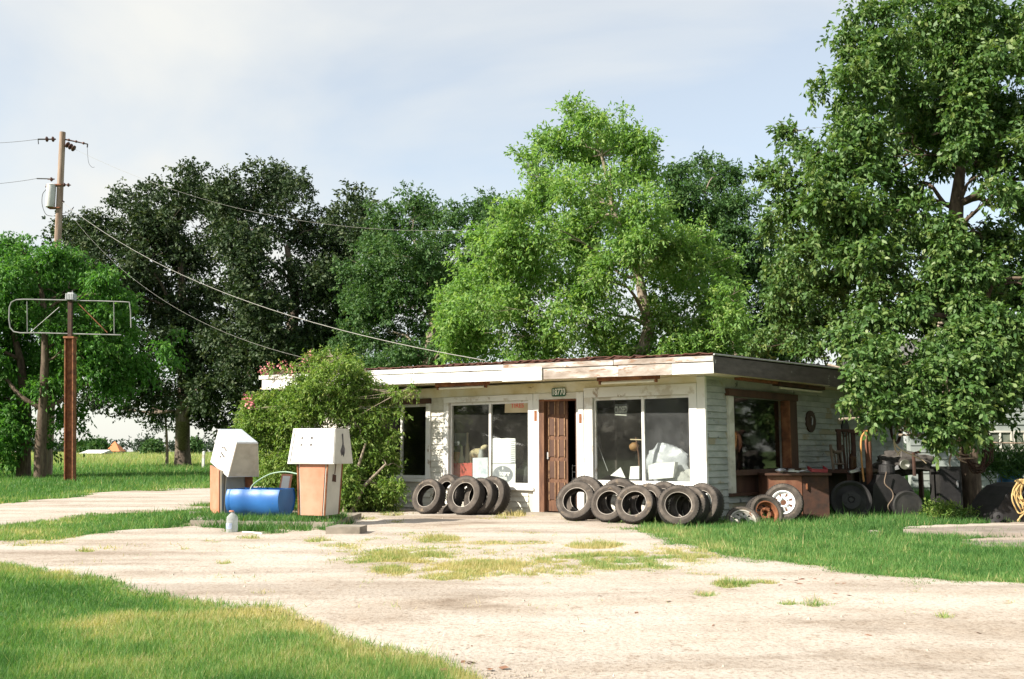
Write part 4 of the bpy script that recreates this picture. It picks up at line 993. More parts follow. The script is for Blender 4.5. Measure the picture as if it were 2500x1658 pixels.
# ================================================================== clutter along the side wall
def gbox(name, m, par, pxl, pxr, ypt, yd, depth, zbot=0.0, base_py=None, rot=0):
    """box whose front face spans photo columns pxl..pxr, top at row ypt, at distance yd, `depth` deep"""
    a = D(pxl, ypt, yd); b = D(pxr, ypt, yd); zt_ = a[2]
    mb_ = MB(); mb_.abox(a[0], b[0], yd, yd + depth, zbot, zt_); return mb_.build(name, m, par)
RUSTP = mat('rusty_sheet', [(.10, .045, .03), (.20, .085, .05), (.30, .17, .10)], 3, .8, .3)
cab = thing('rusty_cabinet', 'low rusty metal cabinet standing in the grass below the side window', 'cabinet', D(1905, 1262, 16.0) * np.array([1, 1, 0]))
cy_ = 15.75
gbox('cabinet_side', RUSTP, cab, 1872, 1957, 1161, cy_, .55)
gbox('cabinet_door', RUSTDK, cab, 1958, 2022, 1161, cy_ + .01, .54)
a = D(1868, 1157, cy_ - .05); b = D(2030, 1157, cy_ - .05)
mb = MB(); mb.abox(a[0], b[0], cy_ - .06, cy_ + .62, D(1900, 1160.5, cy_)[2], D(1900, 1155, cy_)[2]); mb.build('cabinet_top', DKWOOD, cab)
mb = MB(); p_ = D(1968, 1195, cy_); mb.abox(p_[0], p_[0] + .02, cy_ - .03, cy_ + .01, p_[2], p_[2] + .1); mb.build('handle', RUST, cab)
ztop = D(1900, 1155, cy_)[2]
SHINY = mat('bright_tin', [(.55, .56, .60), (.72, .73, .76)], 8, .3, .1, metal=.6)
def on_top(px, dy): 
    p = D(px, 1150, cy_ + dy); return np.array([p[0], p[1], ztop])
def small(name, label, cat, mb_, m_): return tag(mb_.build(name, m_, loc=np.array(mb_.v).min(0)), label, cat)
p_ = on_top(1906, .0); mb = MB(); mb.lathe([(.0, .0), (.03, .0), (.085, .05), (.09, .055), (.03, .012), (0, .012)], p_, UP + FN * .25, 16); small('tin_bowl', 'dented bright tin bowl tipped on the cabinet edge', 'bowl', mb, SHINY)
p_ = on_top(1932, .1); mb = MB(); mb.box(p_ + UP * .03, (.09, .02, 0), (-.02, .05, 0), UP * .012); mb.lathe([(0, 0), (.05, 0), (.055, .02), (0, .03)], p_ + UP * .042, UP, 12); small('tin_plate', 'flat shiny tin plate lying at the middle of the rusty cabinet', 'plate', mb, SHINY)
p_ = on_top(1962, .12); mb = MB(); mb.tube([p_ + UP * .02 + np.array((-.10, 0, 0)), p_ + UP * .035, p_ + UP * .05 + np.array((.10, .02, 0))], .012, 6); mb.lathe([(.012, -.02), (.03, -.015), (.03, .015), (.012, .02)], p_ + UP * .02 + np.array((-.10, 0, 0)), UP, 10); small('wrench', 'long pale wrench lying between the tin plate and red tray', 'wrench', mb, SHINY)
p_ = on_top(1996, .05); mb = MB(); mb.box(p_ + UP * .04, (.13, 0, -.01), (0, .1, .02), UP * .008)
for sx in (-1, 1): mb.box(p_ + UP * .065 + np.array((sx * .13, 0, 0)), (.008, 0, 0), (0, .1, .02), UP * .03)
mb.box(p_ + UP * .06 + np.array((0, -.1, -.02)), (.13, 0, 0), (0, .008, 0), UP * .025); small('red_tray', 'dark red metal tray at the far end of the rusty cabinet', 'tray', mb, mat('dark_red_paint', [(.20, .02, .03), (.30, .04, .05)], 5, .5))
# workbench behind, running back along the wall
wb = thing('workbench', 'long dark workbench cluttered with iron along the shaded side wall', 'workbench', SPT(5.6, 0, .45))
bz = .80
def ss(name, a, b, z0, z1, o0, o1, m_, par): mb_ = MB(); mb_.sbox(a, b, z0, z1, o0, o1); return mb_.build(name, m_, par)
ss('bench_top', 3.7, 7.6, bz - .06, bz, .12, .82, DKWOOD, wb)
for uu in (3.8, 5.6, 7.5):
    for oo in (.18, .76): ss('leg', uu - .045, uu + .045, 0, bz - .062, oo - .04, oo + .04, DKWOOD, wb)
ss('back_panel', 3.9, 7.4, .12, bz - .065, .12, .15, RUSTDK, wb)
# things on and above the bench
ch = thing('broken_chair', 'broken wooden chair back with turned spindles standing on the bench', 'chair', SPT(4.0, bz, .45))
def chp(u_, z, o): return SPT(4.0 + u_, bz + z, .45 + o)
for x in (-.28, .28): 
    mb = MB(); mb.tube([chp(x, 0, .04), chp(x, .2, .02), chp(x, .46, 0)], .026, 7); mb.build('post', OLDWOOD, ch)
for x in (-.14, 0, .14):
    mb = MB(); mb.tube([chp(x, .1, .03), chp(x, .36, 0)], .014, 6); mb.build('spindle', OLDWOOD, ch)
mb = MB(); mb.tube([chp(-.28, .38, 0), chp(-.15, .33, 0), chp(0, .31, 0), chp(.15, .33, 0), chp(.28, .42, 0)], .03, 7); mb.build('top_rail', OLDWOOD, ch)
mb = MB(); mb.tube([chp(-.28, .1, .03), chp(.28, .1, .03)], .02, 6); mb.build('lower_rail', OLDWOOD, ch)
c_ = SPT(4.35, bz, .6); mb = MB(); mb.lathe([(0, 0), (.07, 0), (.075, .02), (.075, .22), (.03, .30), (.028, .36), (0, .36)], c_, UP, 16); small('brown_bottle', 'brown glass bottle standing beside the broken chair back', 'bottle', mb, mat('brown_glass', [(.07, .035, .015), (.12, .06, .03)], 6, .25))
WREATH = mat('dark_wreath', [(.04, .025, .02), (.09, .055, .04)], 8, .8)
def s_px(px, py, off=.03): a, b = suz(px, py, off); return SPT(a, b, off)
c_ = s_px(1981, 1029, .05); wt = thing('wall_plaque', 'dark oval wooden plaque hung on the side wall boards', 'plaque', c_)
mb = MB(); ov = [c_ + SD * (.20 * math.cos(k * math.pi / 12)) + UP * .205 * math.sin(k * math.pi / 12) for k in range(24)]; mb.prism(ov, -SN * .035); mb.build('board', WREATH, wt)
mb = MB(); mb.tube([c_ + SN * .006 + SD * -.02 + UP * .09, c_ + SN * .012 + SD * .03 + UP * .06, c_ + SN * .012 + UP * -.07], .014, 6); mb.build('iron_hook', STEEL, wt)
c_ = s_px(2065, 1046, .05); mb = MB(); mb.prism([c_ + SD * (.17 * math.cos(k * math.pi / 12)) + UP * .17 * math.sin(k * math.pi / 12) for k in range(24)], -SN * .03); ob = mb.build('wall_plate', BLACK); tag(ob, 'black oval plate hung on the side wall above the iron rack', 'plate')
c_ = s_px(2187, 1050, .12); mb = MB(); mb.lathe([(.26, -.03), (.30, -.02), (.31, .02), (.27, .03)], c_, SN, 28, closed=True); ob = mb.build('iron_hoop', RUSTDK, smooth=True); tag(ob, 'large iron hoop hanging high on the shaded side wall', 'hoop')
rk = thing('iron_rack', 'upright rusty iron rack with thin bars standing on the workbench', 'rack', SPT(5.2, bz, .5))
for px in (2047, 2082):
    a = D(px, 1046 + 5, 17.9); mb = MB(); mb.abox(a[0] - .035, a[0] + .035, 17.87, 17.93, bz, a[2]); mb.build('upright', RUSTDK, rk)
for px in (2059, 2066, 2072):
    a = D(px, 1056, 17.9); mb = MB(); mb.tube([(a[0], 17.9, bz), (a[0], 17.9, a[2])], .012, 6); mb.build('bar', RUSTDK, rk)
a = D(2040, 1051, 17.9); b = D(2090, 1052, 17.9); mb = MB(); mb.tube([a, b], .03, 6); mb.build('cross_bar', RUSTDK, rk)
a = D(2064, 1052, 17.9); mb = MB(); mb.tube([a, D(2096, 1060, 17.85)], .02, 6); mb.build('lever', RUSTDK, rk)
# pipe stand with a bent cane
ps = thing('pipe_stand', 'rusty iron pipe stand with a crossbar rising from the bench end', 'stand', D(2118, 1265, 16.9) * np.array([1, 1, 0]))
a = D(2118, 1054, 16.9); mb = MB(); mb.tube([(a[0], 16.9, 0), (a[0], 16.9, a[2])], .055, 10); mb.build('pipe', RUSTP, ps, smooth=True)
b0_ = D(2093, 1052, 16.9); b1_ = D(2148, 1049, 16.9); mb = MB(); mb.tube([b0_, a, b1_], .03, 8); mb.lathe([(0, -.04), (.05, -.03), (.06, .02), (.03, .05), (0, .05)], b0_, UP, 10); mb.build('crossbar', RUSTDK, ps)
hs = MB(); hs.tube(smooth_path([D(2109, 1176, 16.7), D(2105, 1140, 16.72), D(2102, 1100, 16.75), D(2103, 1070, 16.78), D(2110, 1057, 16.8), D(2118, 1052, 16.82)]), .017, 7); tag(hs.build('hooked_cane', mat('orange_cane', [(.42, .20, .06), (.55, .28, .10)], 6, .5), smooth=True), 'orange brown hooked cane hanging from the pipe stand', 'cane')
# big disc wheel and machine
dc = D(2078, 1232, 16.2); dw = thing('disc_wheel', 'large dark iron disc wheel with a round hub leaning under the bench', 'wheel', (dc[0], dc[1], 0))
DI = mat('shade_dark_iron', [(.012, .012, .013), (.028, .026, .027)], 5, .6, .3)  # iron made darker in colour to stand in for the side yard's deep shade
dn_ = np.array([-.25, -.95, .2]); R_ = .33; dc[2] = .31
mb = MB(); mb.lathe([(R_, -.05), (R_ + .012, .0), (R_, .05), (R_ - .03, .055), (R_ - .08, .02), (.17, .05), (.15, .07), (.06, .07), (.055, .04), (0, .04)], dc, dn_, 36); mb.build('disc', DI, dw, smooth=True)
mb = MB(); mb.lathe([(.0, .075), (.035, .075), (.04, .05)], dc, dn_, 14)
for k in range(4):
    t = k * math.pi / 2 + .4; mb.lathe([(.012, .06), (.012, .09), (0, .09)], dc + np.array([math.cos(t) * .11, 0, math.sin(t) * .11]), dn_, 6)
mb.build('hub', BLACK, dw)
mc = thing('old_machine', 'heavy dark iron machine with pulley and sloping hood under the tree', 'machine', D(2195, 1262, 16.6) * np.array([1, 1, 0]))
P = [D(x, y, 16.6) for x, y in ((2128, 1270), (2262, 1270), (2252, 1235), (2215, 1172), (2195, 1158), (2150, 1160), (2132, 1185))]
mb = MB(); mb.prism(P, np.array([0, .7, 0])); mb.build('body', DI, mc)
q = D(2215, 1235, 16.5); mb = MB(); mb.lathe([(.24, -.04), (.26, -.03), (.26, .03), (.24, .04), (.19, .03), (.05, .04), (0, .04)], q, (0, -1, 0), 28); mb.build('pulley', BLACK, mc)
q = D(2165, 1150, 16.8); mb = MB(); mb.lathe([(0, 0), (.13, 0), (.14, .03), (.13, .15), (.08, .17), (.06, .22), (0, .22)], q - UP * .05, UP, 16); mb.build('engine_cap', DI, mc)
q = D(2232, 1148, 16.8); mb = MB(); mb.tube([q - UP * .1, q + UP * .3, q + UP * .32 + np.array([.12, 0, 0])], .03, 7); mb.build('exhaust', RUSTDK, mc)
vn = MB(); vn.tube(smooth_path([D(2164, 1152, 16.5), D(2160, 1180, 16.5), D(2177, 1198, 16.48), D(2180, 1215, 16.48), D(2168, 1235, 16.5), D(2172, 1250, 16.5)]), .011, 5); tag(vn.build('dry_vine', OLDWOOD), 'bare crooked vine stem hanging over the dark machine', 'vine')
# clutter on bench: engine parts, lamp
c_ = D(2203, 1128, 17.4); lump('rag_heap', 'dark heap of rags and parts piled on the far bench end', 'heap', (c_[0], c_[1], bz + .12), .5, .22, .2, mat('dark_rags', [(.035, .03, .028), (.11, .10, .09)], 7, .9, .3), 21, .3, ax=(np.array([1., 0, 0]), np.array([0, 1., 0]), UP))
c_ = D(2209, 1135, 17.0); mb = MB(); mb.lathe([(0, -.06), (.06, -.04), (.085, 0), (.09, .04), (.075, .045), (0, .01)], c_, (-.3, -1, .2), 16); ob = mb.build('old_headlamp', mat('olive_lamp', [(.03, .035, .028), (.10, .105, .08)], 6, .35)); tag(ob, 'round old headlamp resting on the bench among dark rags', 'lamp')
for px, py, lb in ((2085, 1150, 'bright tin scrap on the bench below the iron rack'), (2180, 1145, 'small white scrap on the bench near the rag heap')):
    c_ = D(px, py, 17.2); mb = MB(); mb.box(c_, (.09, 0, .02), (0, .05, 0), (-.01, 0, .02)); mb.box(c_ + np.array([.05, 0, .03]), (.03, 0, .03), (0, .04, 0), (-.01, 0, .01)); tag(mb.build('tin_scrap', SHINY), lb, 'scrap', 'bright scraps on the bench')
# dark upright locker and coil of wire on a post
lk = thing('dark_locker', 'tall dark metal locker standing in the shade beside the big tree', 'locker', D(2318, 1270, 16.9) * np.array([1, 1, 0]))
gbox('locker_body', BLACK, lk, 2292, 2346, 1140, 16.9, .4); gbox('locker_door', DI, lk, 2295, 2343, 1146, 16.885, .014, zbot=.06)
mb = MB(); q = D(2336, 1190, 16.87); mb.abox(q[0], q[0] + .025, 16.855, 16.884, q[2], q[2] + .12); mb.build('handle', STEEL, lk)
cw = thing('wire_coil', 'big dark oval coil of fence wire hung beside the tree trunk', 'wire coil', D(2382, 1090, 16.4))
cwc = D(2383, 1085, 16.35)
for k in range(16):
    r_ = np.random.default_rng(k); a_, b_ = .13 + r_.uniform(0, .12), .34 + r_.uniform(0, .13); dx_, dz_ = r_.uniform(-.05, .05), r_.uniform(-.06, .06)
    mb = MB(); mb.tube([cwc + np.array([dx_ + a_ * math.cos(t), r_.uniform(-.06, .06), dz_ + b_ * math.sin(t)]) for t in np.linspace(0, 2 * math.pi, 22)], .009, 4); mb.build('wire_loop', RUSTDK, cw)
# tractor fender, tank and hank of rope
fd = thing('old_tractor', 'dark rounded tractor body at the edge of the yard, draped with yellow rope', 'tractor', D(2480, 1290, 15.2) * np.array([1, 1, 0]))
mb = MB(); Pf = [D(x, y, 15.1) for x, y in ((2418, 1292), (2426, 1262), (2440, 1235), (2458, 1208), (2478, 1190), (2505, 1182), (2600, 1180), (2640, 1210), (2650, 1296))]
mb.prism(Pf, np.array([0, .9, 0])); mb.build('fender', DI, fd, smooth=False)
mb = MB(); mb.lathe([(.35, -.1), (.42, -.08), (.43, 0), (.42, .08), (.35, .1), (.2, .06), (0, .06)], D(2560, 1235, 15.0), (0, -1, 0), 30); mb.build('wheel', BLACK, fd, smooth=True)
for px, py in ((2436, 1262), (2428, 1278)):
    mb = MB(); mb.lathe([(.03, -.04), (.07, -.03), (.075, .03), (.03, .04)], D(px, py, 14.98), (-.3, -1, .1), 14); mb.build('engine_pipe', DI, fd)
ROPE = mat('yellow_rope', [(.46, .30, .11), (.58, .42, .20)], 20, .8, .5)
rp = thing('rope_hank', 'loose hank of yellow rope looped over the dark tractor body', 'rope', D(2490, 1225, 14.95))
for k in range(9):
    r_ = np.random.default_rng(50 + k); cx_ = 2496 + r_.uniform(-6, 10); w_ = r_.uniform(8, 20); top = 1172 + r_.uniform(-2, 5); bot = r_.uniform(1222, 1256)
    pts = [D(cx_ + w_ * math.sin(t) * (1 + .2 * math.sin(3 * t)), (top + bot) / 2 - (bot - top) / 2 * math.cos(t), 14.9 - .05 * r_.uniform(0, 1)) for t in np.linspace(0, 2 * math.pi, 18)]
    mb = MB(); mb.tube(smooth_path(pts, 2), .011, 6); mb.build('rope_loop', ROPE, rp, smooth=True)
mb = MB(); mb.tube([D(2480 + k * 2.5, 1173 + (k % 2) * 2, 14.88) for k in range(14)], .026, 7); mb.build('rope_wrap', ROPE, rp, smooth=True)
mb = MB(); mb.tube([D(2510, 1240, 14.9), D(2484, 1272, 14.85), D(2492, 1260, 14.85)], .012, 6); mb.build('rope_end', ROPE, rp)
# barrel with a board table on it
brl = thing('blue_barrel', 'bright blue plastic barrel standing in the weeds before the far white house', 'barrel', D(2466, 1165, 21) * np.array([1, 1, 0]))
bb = D(2466, 1165, 21.0); bb[2] = 0; zt_ = D(2466, 1133, 21)[2]
mb = MB(); mb.lathe([(0, 0), (.24, 0), (.25, .05), (.27, .25), (.255, .28), (.27, .31), (.27, .55), (.255, .58), (.26, zt_ - .02), (0, zt_ - .02)], bb, UP, 20); mb.build('drum', mat('bright_blue_plastic', [(.05, .18, .60), (.08, .26, .70)], 2, .4), brl, smooth=True)
tb = thing('plank_top', 'short grey plank table laid across the blue barrel', 'plank', (bb[0], bb[1], zt_ - .02))
mb = MB(); mb.abox(bb[0] - .42, bb[0] + .5, 20.7, 21.3, zt_ - .018, zt_ + .05); mb.build('plank', OLDWOOD, tb)
lump('iron_scrap', 'rusty lump of iron lying on the plank over the blue barrel', 'scrap', (bb[0] + .25, bb[1], zt_ + .12), .2, .12, .1, RUST, 33, .25, ax=(np.array([1., 0, 0]), np.array([0, 1., 0]), UP))
# ================================================================== white house beyond the yard
hs_ = thing('neighbour_house', 'pale weatherboard house in the shade behind the yard trees', 'house', D(2500, 1140, 26) * np.array([1, 1, 0]))
hy = 26.0
hx0 = D(2225, 1100, hy)[0]; hx1 = D(2900, 1100, hy)[0]; HW = mat('shade_dark_siding', [(.24, .27, .26), (.32, .35, .33)], 3, .7, .2)  # pale siding, its colour dimmed to grey-green for the shade it stands in
zW0, zW1 = D(2430, 1098, hy)[2], D(2430, 1056, hy)[2]
wins = [(2418, 2470), (2478, 2530), (2600, 2660)]
mb = MB(); mb.abox(hx0, hx1, hy + .06, hy + .3, 0, 3.2); mb.build('wall', HW, hs_)
nb = 16
for i in range(nb):
    z0_ = .15 + i * .19
    segs = [(hx0, hx1)]
    if z0_ + .19 > zW0 - .05 and z0_ < zW1 + .06:
        xs = [hx0] + [v for a_, b_ in wins for v in (D(a_ - 5, 1100, hy)[0], D(b_ + 5, 1100, hy)[0])] + [hx1]; segs = [(xs[k], xs[k + 1]) for k in range(0, len(xs), 2)]
    for a_, b_ in segs:
        mb = MB(); P_ = lambda x, z, o: np.array([x, hy + .06 - o, z]); mb.hexa([P_(a_, z0_, .03), P_(b_, z0_, .03), P_(b_, z0_ + .188, .008), P_(a_, z0_ + .188, .008)], [P_(a_, z0_, .001), P_(b_, z0_, .001), P_(b_, z0_ + .188, .001), P_(a_, z0_ + .188, .001)]); mb.build('clapboard', HW, hs_)
for a_, b_ in wins:
    xa, xb = D(a_, 1100, hy)[0], D(b_, 1100, hy)[0]; wf = thing_part('window', hs_)
    mb = MB()
    for x_ in (xa - .055, xb - .005): mb.abox(x_, x_ + .06, hy - .02, hy + .055, zW0 - .05, zW1 + .05)
    mb.abox(xa + .006, xb - .006, hy - .018, hy + .053, zW0 - .05, zW0); mb.abox(xa + .006, xb - .006, hy - .018, hy + .053, zW1, zW1 + .05); mb.abox((xa + xb) / 2 - .02, (xa + xb) / 2 + .02, hy - .014, hy + .05, zW0 + .001, zW1 - .001)
    mb.build('frame', BOARD, wf)
    mb = MB(); mb.abox(xa + .007, xb - .007, hy + .03, hy + .04, zW0 + .002, zW1 - .002); mb.build('pane', mat('house_pane', [(.06, .07, .06), (.20, .22, .18)], 3, .15), wf)
mb = MB(); mb.prism([np.array(p) for p in ((hx0 - .4, hy - .4, 3.15), (hx0 - .4, hy + 3, 4.6), (hx0 - .4, hy + 6.4, 3.15))], np.array([hx1 - hx0 + .8, 0, 0])); mb.build('roof', mat('grey_shingle', [(.10, .10, .10), (.17, .16, .15)], 6, .85, .4), hs_)
wr = MB(); wr.tube(smooth_path([D(2388, 1078, 17.0), D(2450, 1081.5, 17.2), D(2560, 1082, 17.6)]), .012, 5); tag(wr.build('clothesline', mat('peach_line', [(.55, .38, .28), (.62, .46, .36)], 6, .6)), 'pale cord strung level across the yard in front of the house', 'line')
# ================================================================== slabs at the yard edge
SLAB = mat('grey_slab', [(.20, .165, .14), (.31, .265, .23)], 3, .9, .3)
def slab(label, pts, h):
    P_ = [G(x, y, h) for x, y in pts]; mb_ = MB(); mb_.prism(P_[::-1] if False else P_, -UP * (h + .03)); o = mb_.build('concrete_slab', SLAB); tag(o, label, 'slab', 'slabs lying in the grass at the yard edge'); return o
slab('long grey slab with a dark front edge, farther back in the grass', [(2205, 1291.5), (2400, 1299), (2700, 1305), (2700, 1279), (2330, 1285)], .09)
slab('small pale slab nearer the dirt, ending beside the tall grass', [(2345, 1323), (2405, 1333), (2700, 1335), (2700, 1318), (2420, 1318)], .04)
slab('little broken slab poking out of the grass alone', [(2118, 1303), (2145, 1305), (2148, 1299), (2122, 1297)], .03)
# ================================================================== far country
OR = mat('orange_roof', [(.52, .17, .06), (.62, .24, .10)], 4, .7)
Yf = 300.0
c_ = D(281, 1103, Yf); bn = thing('orange_barn', 'far small building under a steep orange pyramid roof beyond the field', 'barn', (c_[0], c_[1], 0))
w_ = 19 / FPX * Yf; zr0, zr1 = D(281, 1102, Yf)[2], D(281, 1077, Yf)[2]
mb = MB(); mb.add([(c_[0] - w_, Yf - w_, zr0), (c_[0] + w_, Yf - w_, zr0), (c_[0] + w_, Yf + w_, zr0), (c_[0] - w_, Yf + w_, zr0), (c_[0] - .2, Yf, zr1)], [(0, 1, 4), (1, 2, 4), (2, 3, 4), (3, 0, 4), (3, 2, 1, 0)]); mb.build('roof', OR, bn)
mb = MB(); mb.abox(c_[0] - w_ * .8, c_[0] + w_ * .8, Yf - w_ * .8, Yf + w_ * .8, 0, zr0 - .02); mb.build('wall', OLDWOOD, bn)
Ys = 220.0; c_ = D(222, 1107, Ys); shd = thing('low_shed', 'far low shed with a long white roof and a reddish gable end', 'shed', (c_[0], c_[1], 0))
xa, xb = D(194, 1100, Ys)[0], D(250, 1100, Ys)[0]; z0_, z1_ = D(220, 1108, Ys)[2] , D(220, 1100.5, Ys)[2]
z0_ = max(.3, z0_)
mb = MB(); mb.abox(xa + .1, xb - .1, Ys, Ys + 6, 0, z0_ + .05); mb.build('wall', mat('reddish_wall', [(.42, .16, .12), (.52, .24, .18)], 3, .8), shd)
mb = MB(); mb.prism([np.array(p) for p in ((xa, Ys - .5, z0_ + .06), (xa + .6, Ys + 3, z1_ + .2), (xa, Ys + 6.5, z0_ + .06))], np.array([xb - xa, 0, 0])); mb.build('roof', WHITE, shd)
Yp = 90; c_ = G(497, 1122, 0); 
mb = MB(); q = D(497, 1120, 60.0); mb.abox(q[0] - .07, q[0] + .07, 59.9, 60.1, 0, D(497, 1103, 60.0)[2]); mb.lathe([(.09, 0), (.0, .06)], (q[0], 60.0, D(497, 1103, 60.0)[2]), UP, 4); tag(mb.build('fence_post', WHITE), 'short white fence post standing in the field behind the pumps', 'fence post')
# ================================================================== vegetation helpers
def unit(v): return v / (np.linalg.norm(v, axis=-1, keepdims=True) + 1e-9)
def leaf_quads(P, ax, size, asp, rng, fold=.25):
    """P base points, ax leaf directions (unit), size lengths -> (N*4,3)"""
    n = len(P); r = unit(rng.normal(size=(n, 3)) + np.array([0, 0, .9]))
    side = unit(np.cross(ax, r)); nor = np.cross(side, ax)
    L = size[:, None]; w = (size * asp)[:, None]
    b = P; t = P + ax * L - nor * L * .12
    m = P + ax * L * .48 + nor * w * fold
    V = np.stack([b, m + side * w * .5, t, m - side * w * .5], 1)
    return V.reshape(-1, 3)
def leaf_hex(P, ax, size, asp, rng, fold=.22):
    r = unit(rng.normal(size=(len(P), 3)) + np.array([0, 0, .9])); side = unit(np.cross(ax, r)); nor = np.cross(side, ax)
    L = size[:, None]; w = (size * asp)[:, None]
    a = P + ax * L * .30 + nor * w * fold; b = P + ax * L * .68 + nor * w * fold * .7
    return np.stack([P, a + side * w * .46, b + side * w * .42, P + ax * L - nor * L * .14, b - side * w * .42, a - side * w * .46], 1).reshape(-1, 3)
def crown_leaves(blobs, n_total, size, asp, seed, spray=9, squash=.85, droop=.15, spread=3.2, gap=.0, gapscale=1.5, shell=2.2, lump=.28, upb=.25, sub=0, sq2=.62, shape=None):
    """blobs: (centre xyz, radius). Leaves grow in sprays spread through lumpy blobs."""
    rng = np.random.default_rng(seed)
    C = np.array([b[0] for b in blobs]); R = np.array([b[1] for b in blobs])
    wgt = R ** 2; wgt /= wgt.sum()
    if sub:
        c2 = []; r2 = []
        for c, r in zip(C, R):
            k = sub
            dd_ = unit(rng.normal(size=(k, 3)) + np.array([0, 0, .12]))
            rr = r * rng.uniform(.30, .52, k)
            cc = c + dd_ * (r * rng.uniform(.35, .95, k))[:, None] * np.array([1, 1, squash])
            c2 += list(cc); r2 += list(rr)
        C = np.array(c2); R = np.array(r2); squash = sq2
        wgt = R ** 2; wgt /= wgt.sum()
    ns = n_total // spray
    idx = rng.choice(len(C), ns, p=wgt)
    d = unit(rng.normal(size=(ns, 3)))
    lum = 1 + lump * np.sin(5 * d[:, 0] + idx * 1.7) * np.sin(4 * d[:, 1] + idx * 2.3) + lump * .7 * np.sin(9 * d[:, 2] + 6 * d[:, 0] + idx)
    rad = rng.uniform(0, 1, ns) ** (1 / shell) * lum
    off = d * (R[idx] * rad)[:, None]; off[:, 2] *= squash
    B = C[idx] + off
    if gap > 0:
        g = fbm(B[:, 0] * gapscale + B[:, 1] * .37, B[:, 2] * gapscale + B[:, 1] * .71, seed, 3)
        keep = g > gap
        B = B[keep]; d = d[keep]; idx = idx[keep]
    ns = len(B)
    tw = unit(d * .7 + rng.normal(size=(ns, 3)) * .55 + np.array([0, 0, upb]))
    tl = size * spread * rng.uniform(.6, 1.2, ns)
    t = rng.uniform(0, 1, (ns, spray))
    P = B[:, None, :] + tw[:, None, :] * (tl[:, None] * t)[..., None] - np.array([0, 0, 1.0]) * (droop * tl[:, None] * t ** 2)[..., None]
    ax = unit(tw[:, None, :] * .7 + unit(rng.normal(size=(ns, spray, 3))) * .9 - np.array([0, 0, droop * 2.2]))
    P = P.reshape(-1, 3); ax = ax.reshape(-1, 3); N = len(P)
    sz = size * rng.uniform(.65, 1.25, N)
    tint = np.clip(np.repeat(rng.normal(.5, .16, ns), spray) + rng.normal(0, .13, N), 0, 1)
    P = P + rng.normal(size=P.shape) * size * .15
    return (shape or leaf_quads)(P, ax, sz, asp, rng), tint, B, tw, tl
def limbs(mb, trunk_path, trunk_r, blobs, seed, rmin=.02, rmax=None, twigs=3, nside=7):
    rng = np.random.default_rng(seed)
    mb.tube(trunk_path, trunk_r, 10)
    nodes = [(np.array(p, float), r) for p, r in zip(trunk_path, trunk_r)][max(1, len(trunk_path) // 3):]
    bl = sorted(blobs, key=lambda b: np.linalg.norm(b[0] - nodes[-1][0]))
    for c, R in bl:
        c = np.array(c); best = min(nodes, key=lambda nd: np.linalg.norm(nd[0] - c) + max(0, nd[0][2] - c[2] + .2 * R) * 2.5 + (.6 * R if nd[1] < rmin * 1.6 else 0))
        p0, r0 = best; L = np.linalg.norm(c - p0)
        if L < .05: continue
        r1 = min(r0 * .62, max(rmin, .022 * L + rmin)) if rmax is None else min(r0 * .62, rmax)
        mid = p0 * .5 + c * .5 + rng.normal(size=3) * L * .08 + np.array([0, 0, L * .10])
        q = p0 * .8 + c * .2 + rng.normal(size=3) * L * .04 + np.array([0, 0, L * .05])
        path = smooth_path([p0, q, mid, c], 3); k = len(path)
        rad = [r1 * (1 - .65 * i / (k - 1)) for i in range(k)]
        mb.tube(path, rad, nside)
        nodes.append((mid, r1 * .7)); nodes.append((c, r1 * .4))
        for _ in range(twigs):
            d = unit(rng.normal(size=3) + np.array([0, 0, .4])); e = c + d * R * rng.uniform(.6, .95); s = path[rng.integers(k // 2, k)]
            m2 = (s + e) / 2 + rng.normal(size=3) * R * .12
            mb.tube([s, m2, e], [max(.006, r1 * .34), max(.005, r1 * .2), max(.003, r1 * .06)], 5)
BARK = mat('grey_brown_bark', [(.075, .055, .045), (.15, .115, .09), (.22, .18, .145)], 5, .9, .7, stretch=(2, 2, .5))
BARKF = mat('shade_dark_rough_bark', [(.045, .03, .022), (.10, .07, .05), (.16, .12, .085)], 6, .9, .7, stretch=(2, 2, .5))  # rough bark, colour darkened for trunks that should look shaded
BARKL = mat('pale_bark', [(.20, .16, .12), (.34, .28, .22)], 6, .9, .6, stretch=(2, 2, .5))
LEAF_OAK = leaf_mat('oak_leaf', [(0, (.018, .040, .015)), (.5, (.038, .070, .025)), (1, (.095, .12, .048))], .6, .14, .35)
LEAF_MID = leaf_mat('elm_leaf', [(0, (.034, .086, .026)), (.5, (.070, .150, .048)), (1, (.135, .205, .075))], .6, .28, .3)
LEAF_PEC = leaf_mat('pecan_leaf', [(0, (.085, .190, .045)), (.5, (.185, .325, .090)), (1, (.34, .43, .16))], .6, .42, .3)
LEAF_BIG = leaf_mat('broad_leaf', [(0, (.036, .092, .024)), (.5, (.092, .178, .046)), (1, (.21, .27, .09))], .5, .28, .4)
LEAF_LFT = leaf_mat('vine_leaf', [(0, (.032, .105, .018)), (.5, (.070, .195, .032)), (1, (.155, .29, .065))], .55, .36, .3)
LEAF_BSH = leaf_mat('bush_leaf', [(0, (.07, .15, .022)), (.5, (.155, .255, .050)), (1, (.32, .37, .12))], .55, .34, .3)
def px_blobs(lst, dep, jit, seed, flat=1.0):
    rng = np.random.default_rng(seed); o = []
    for b in lst:
        px, py, r = b[:3]; y = (b[3] if len(b) > 3 else dep + rng.uniform(-jit, jit))
        o.append((D(px, py, y), r / FPX * y))
    return o
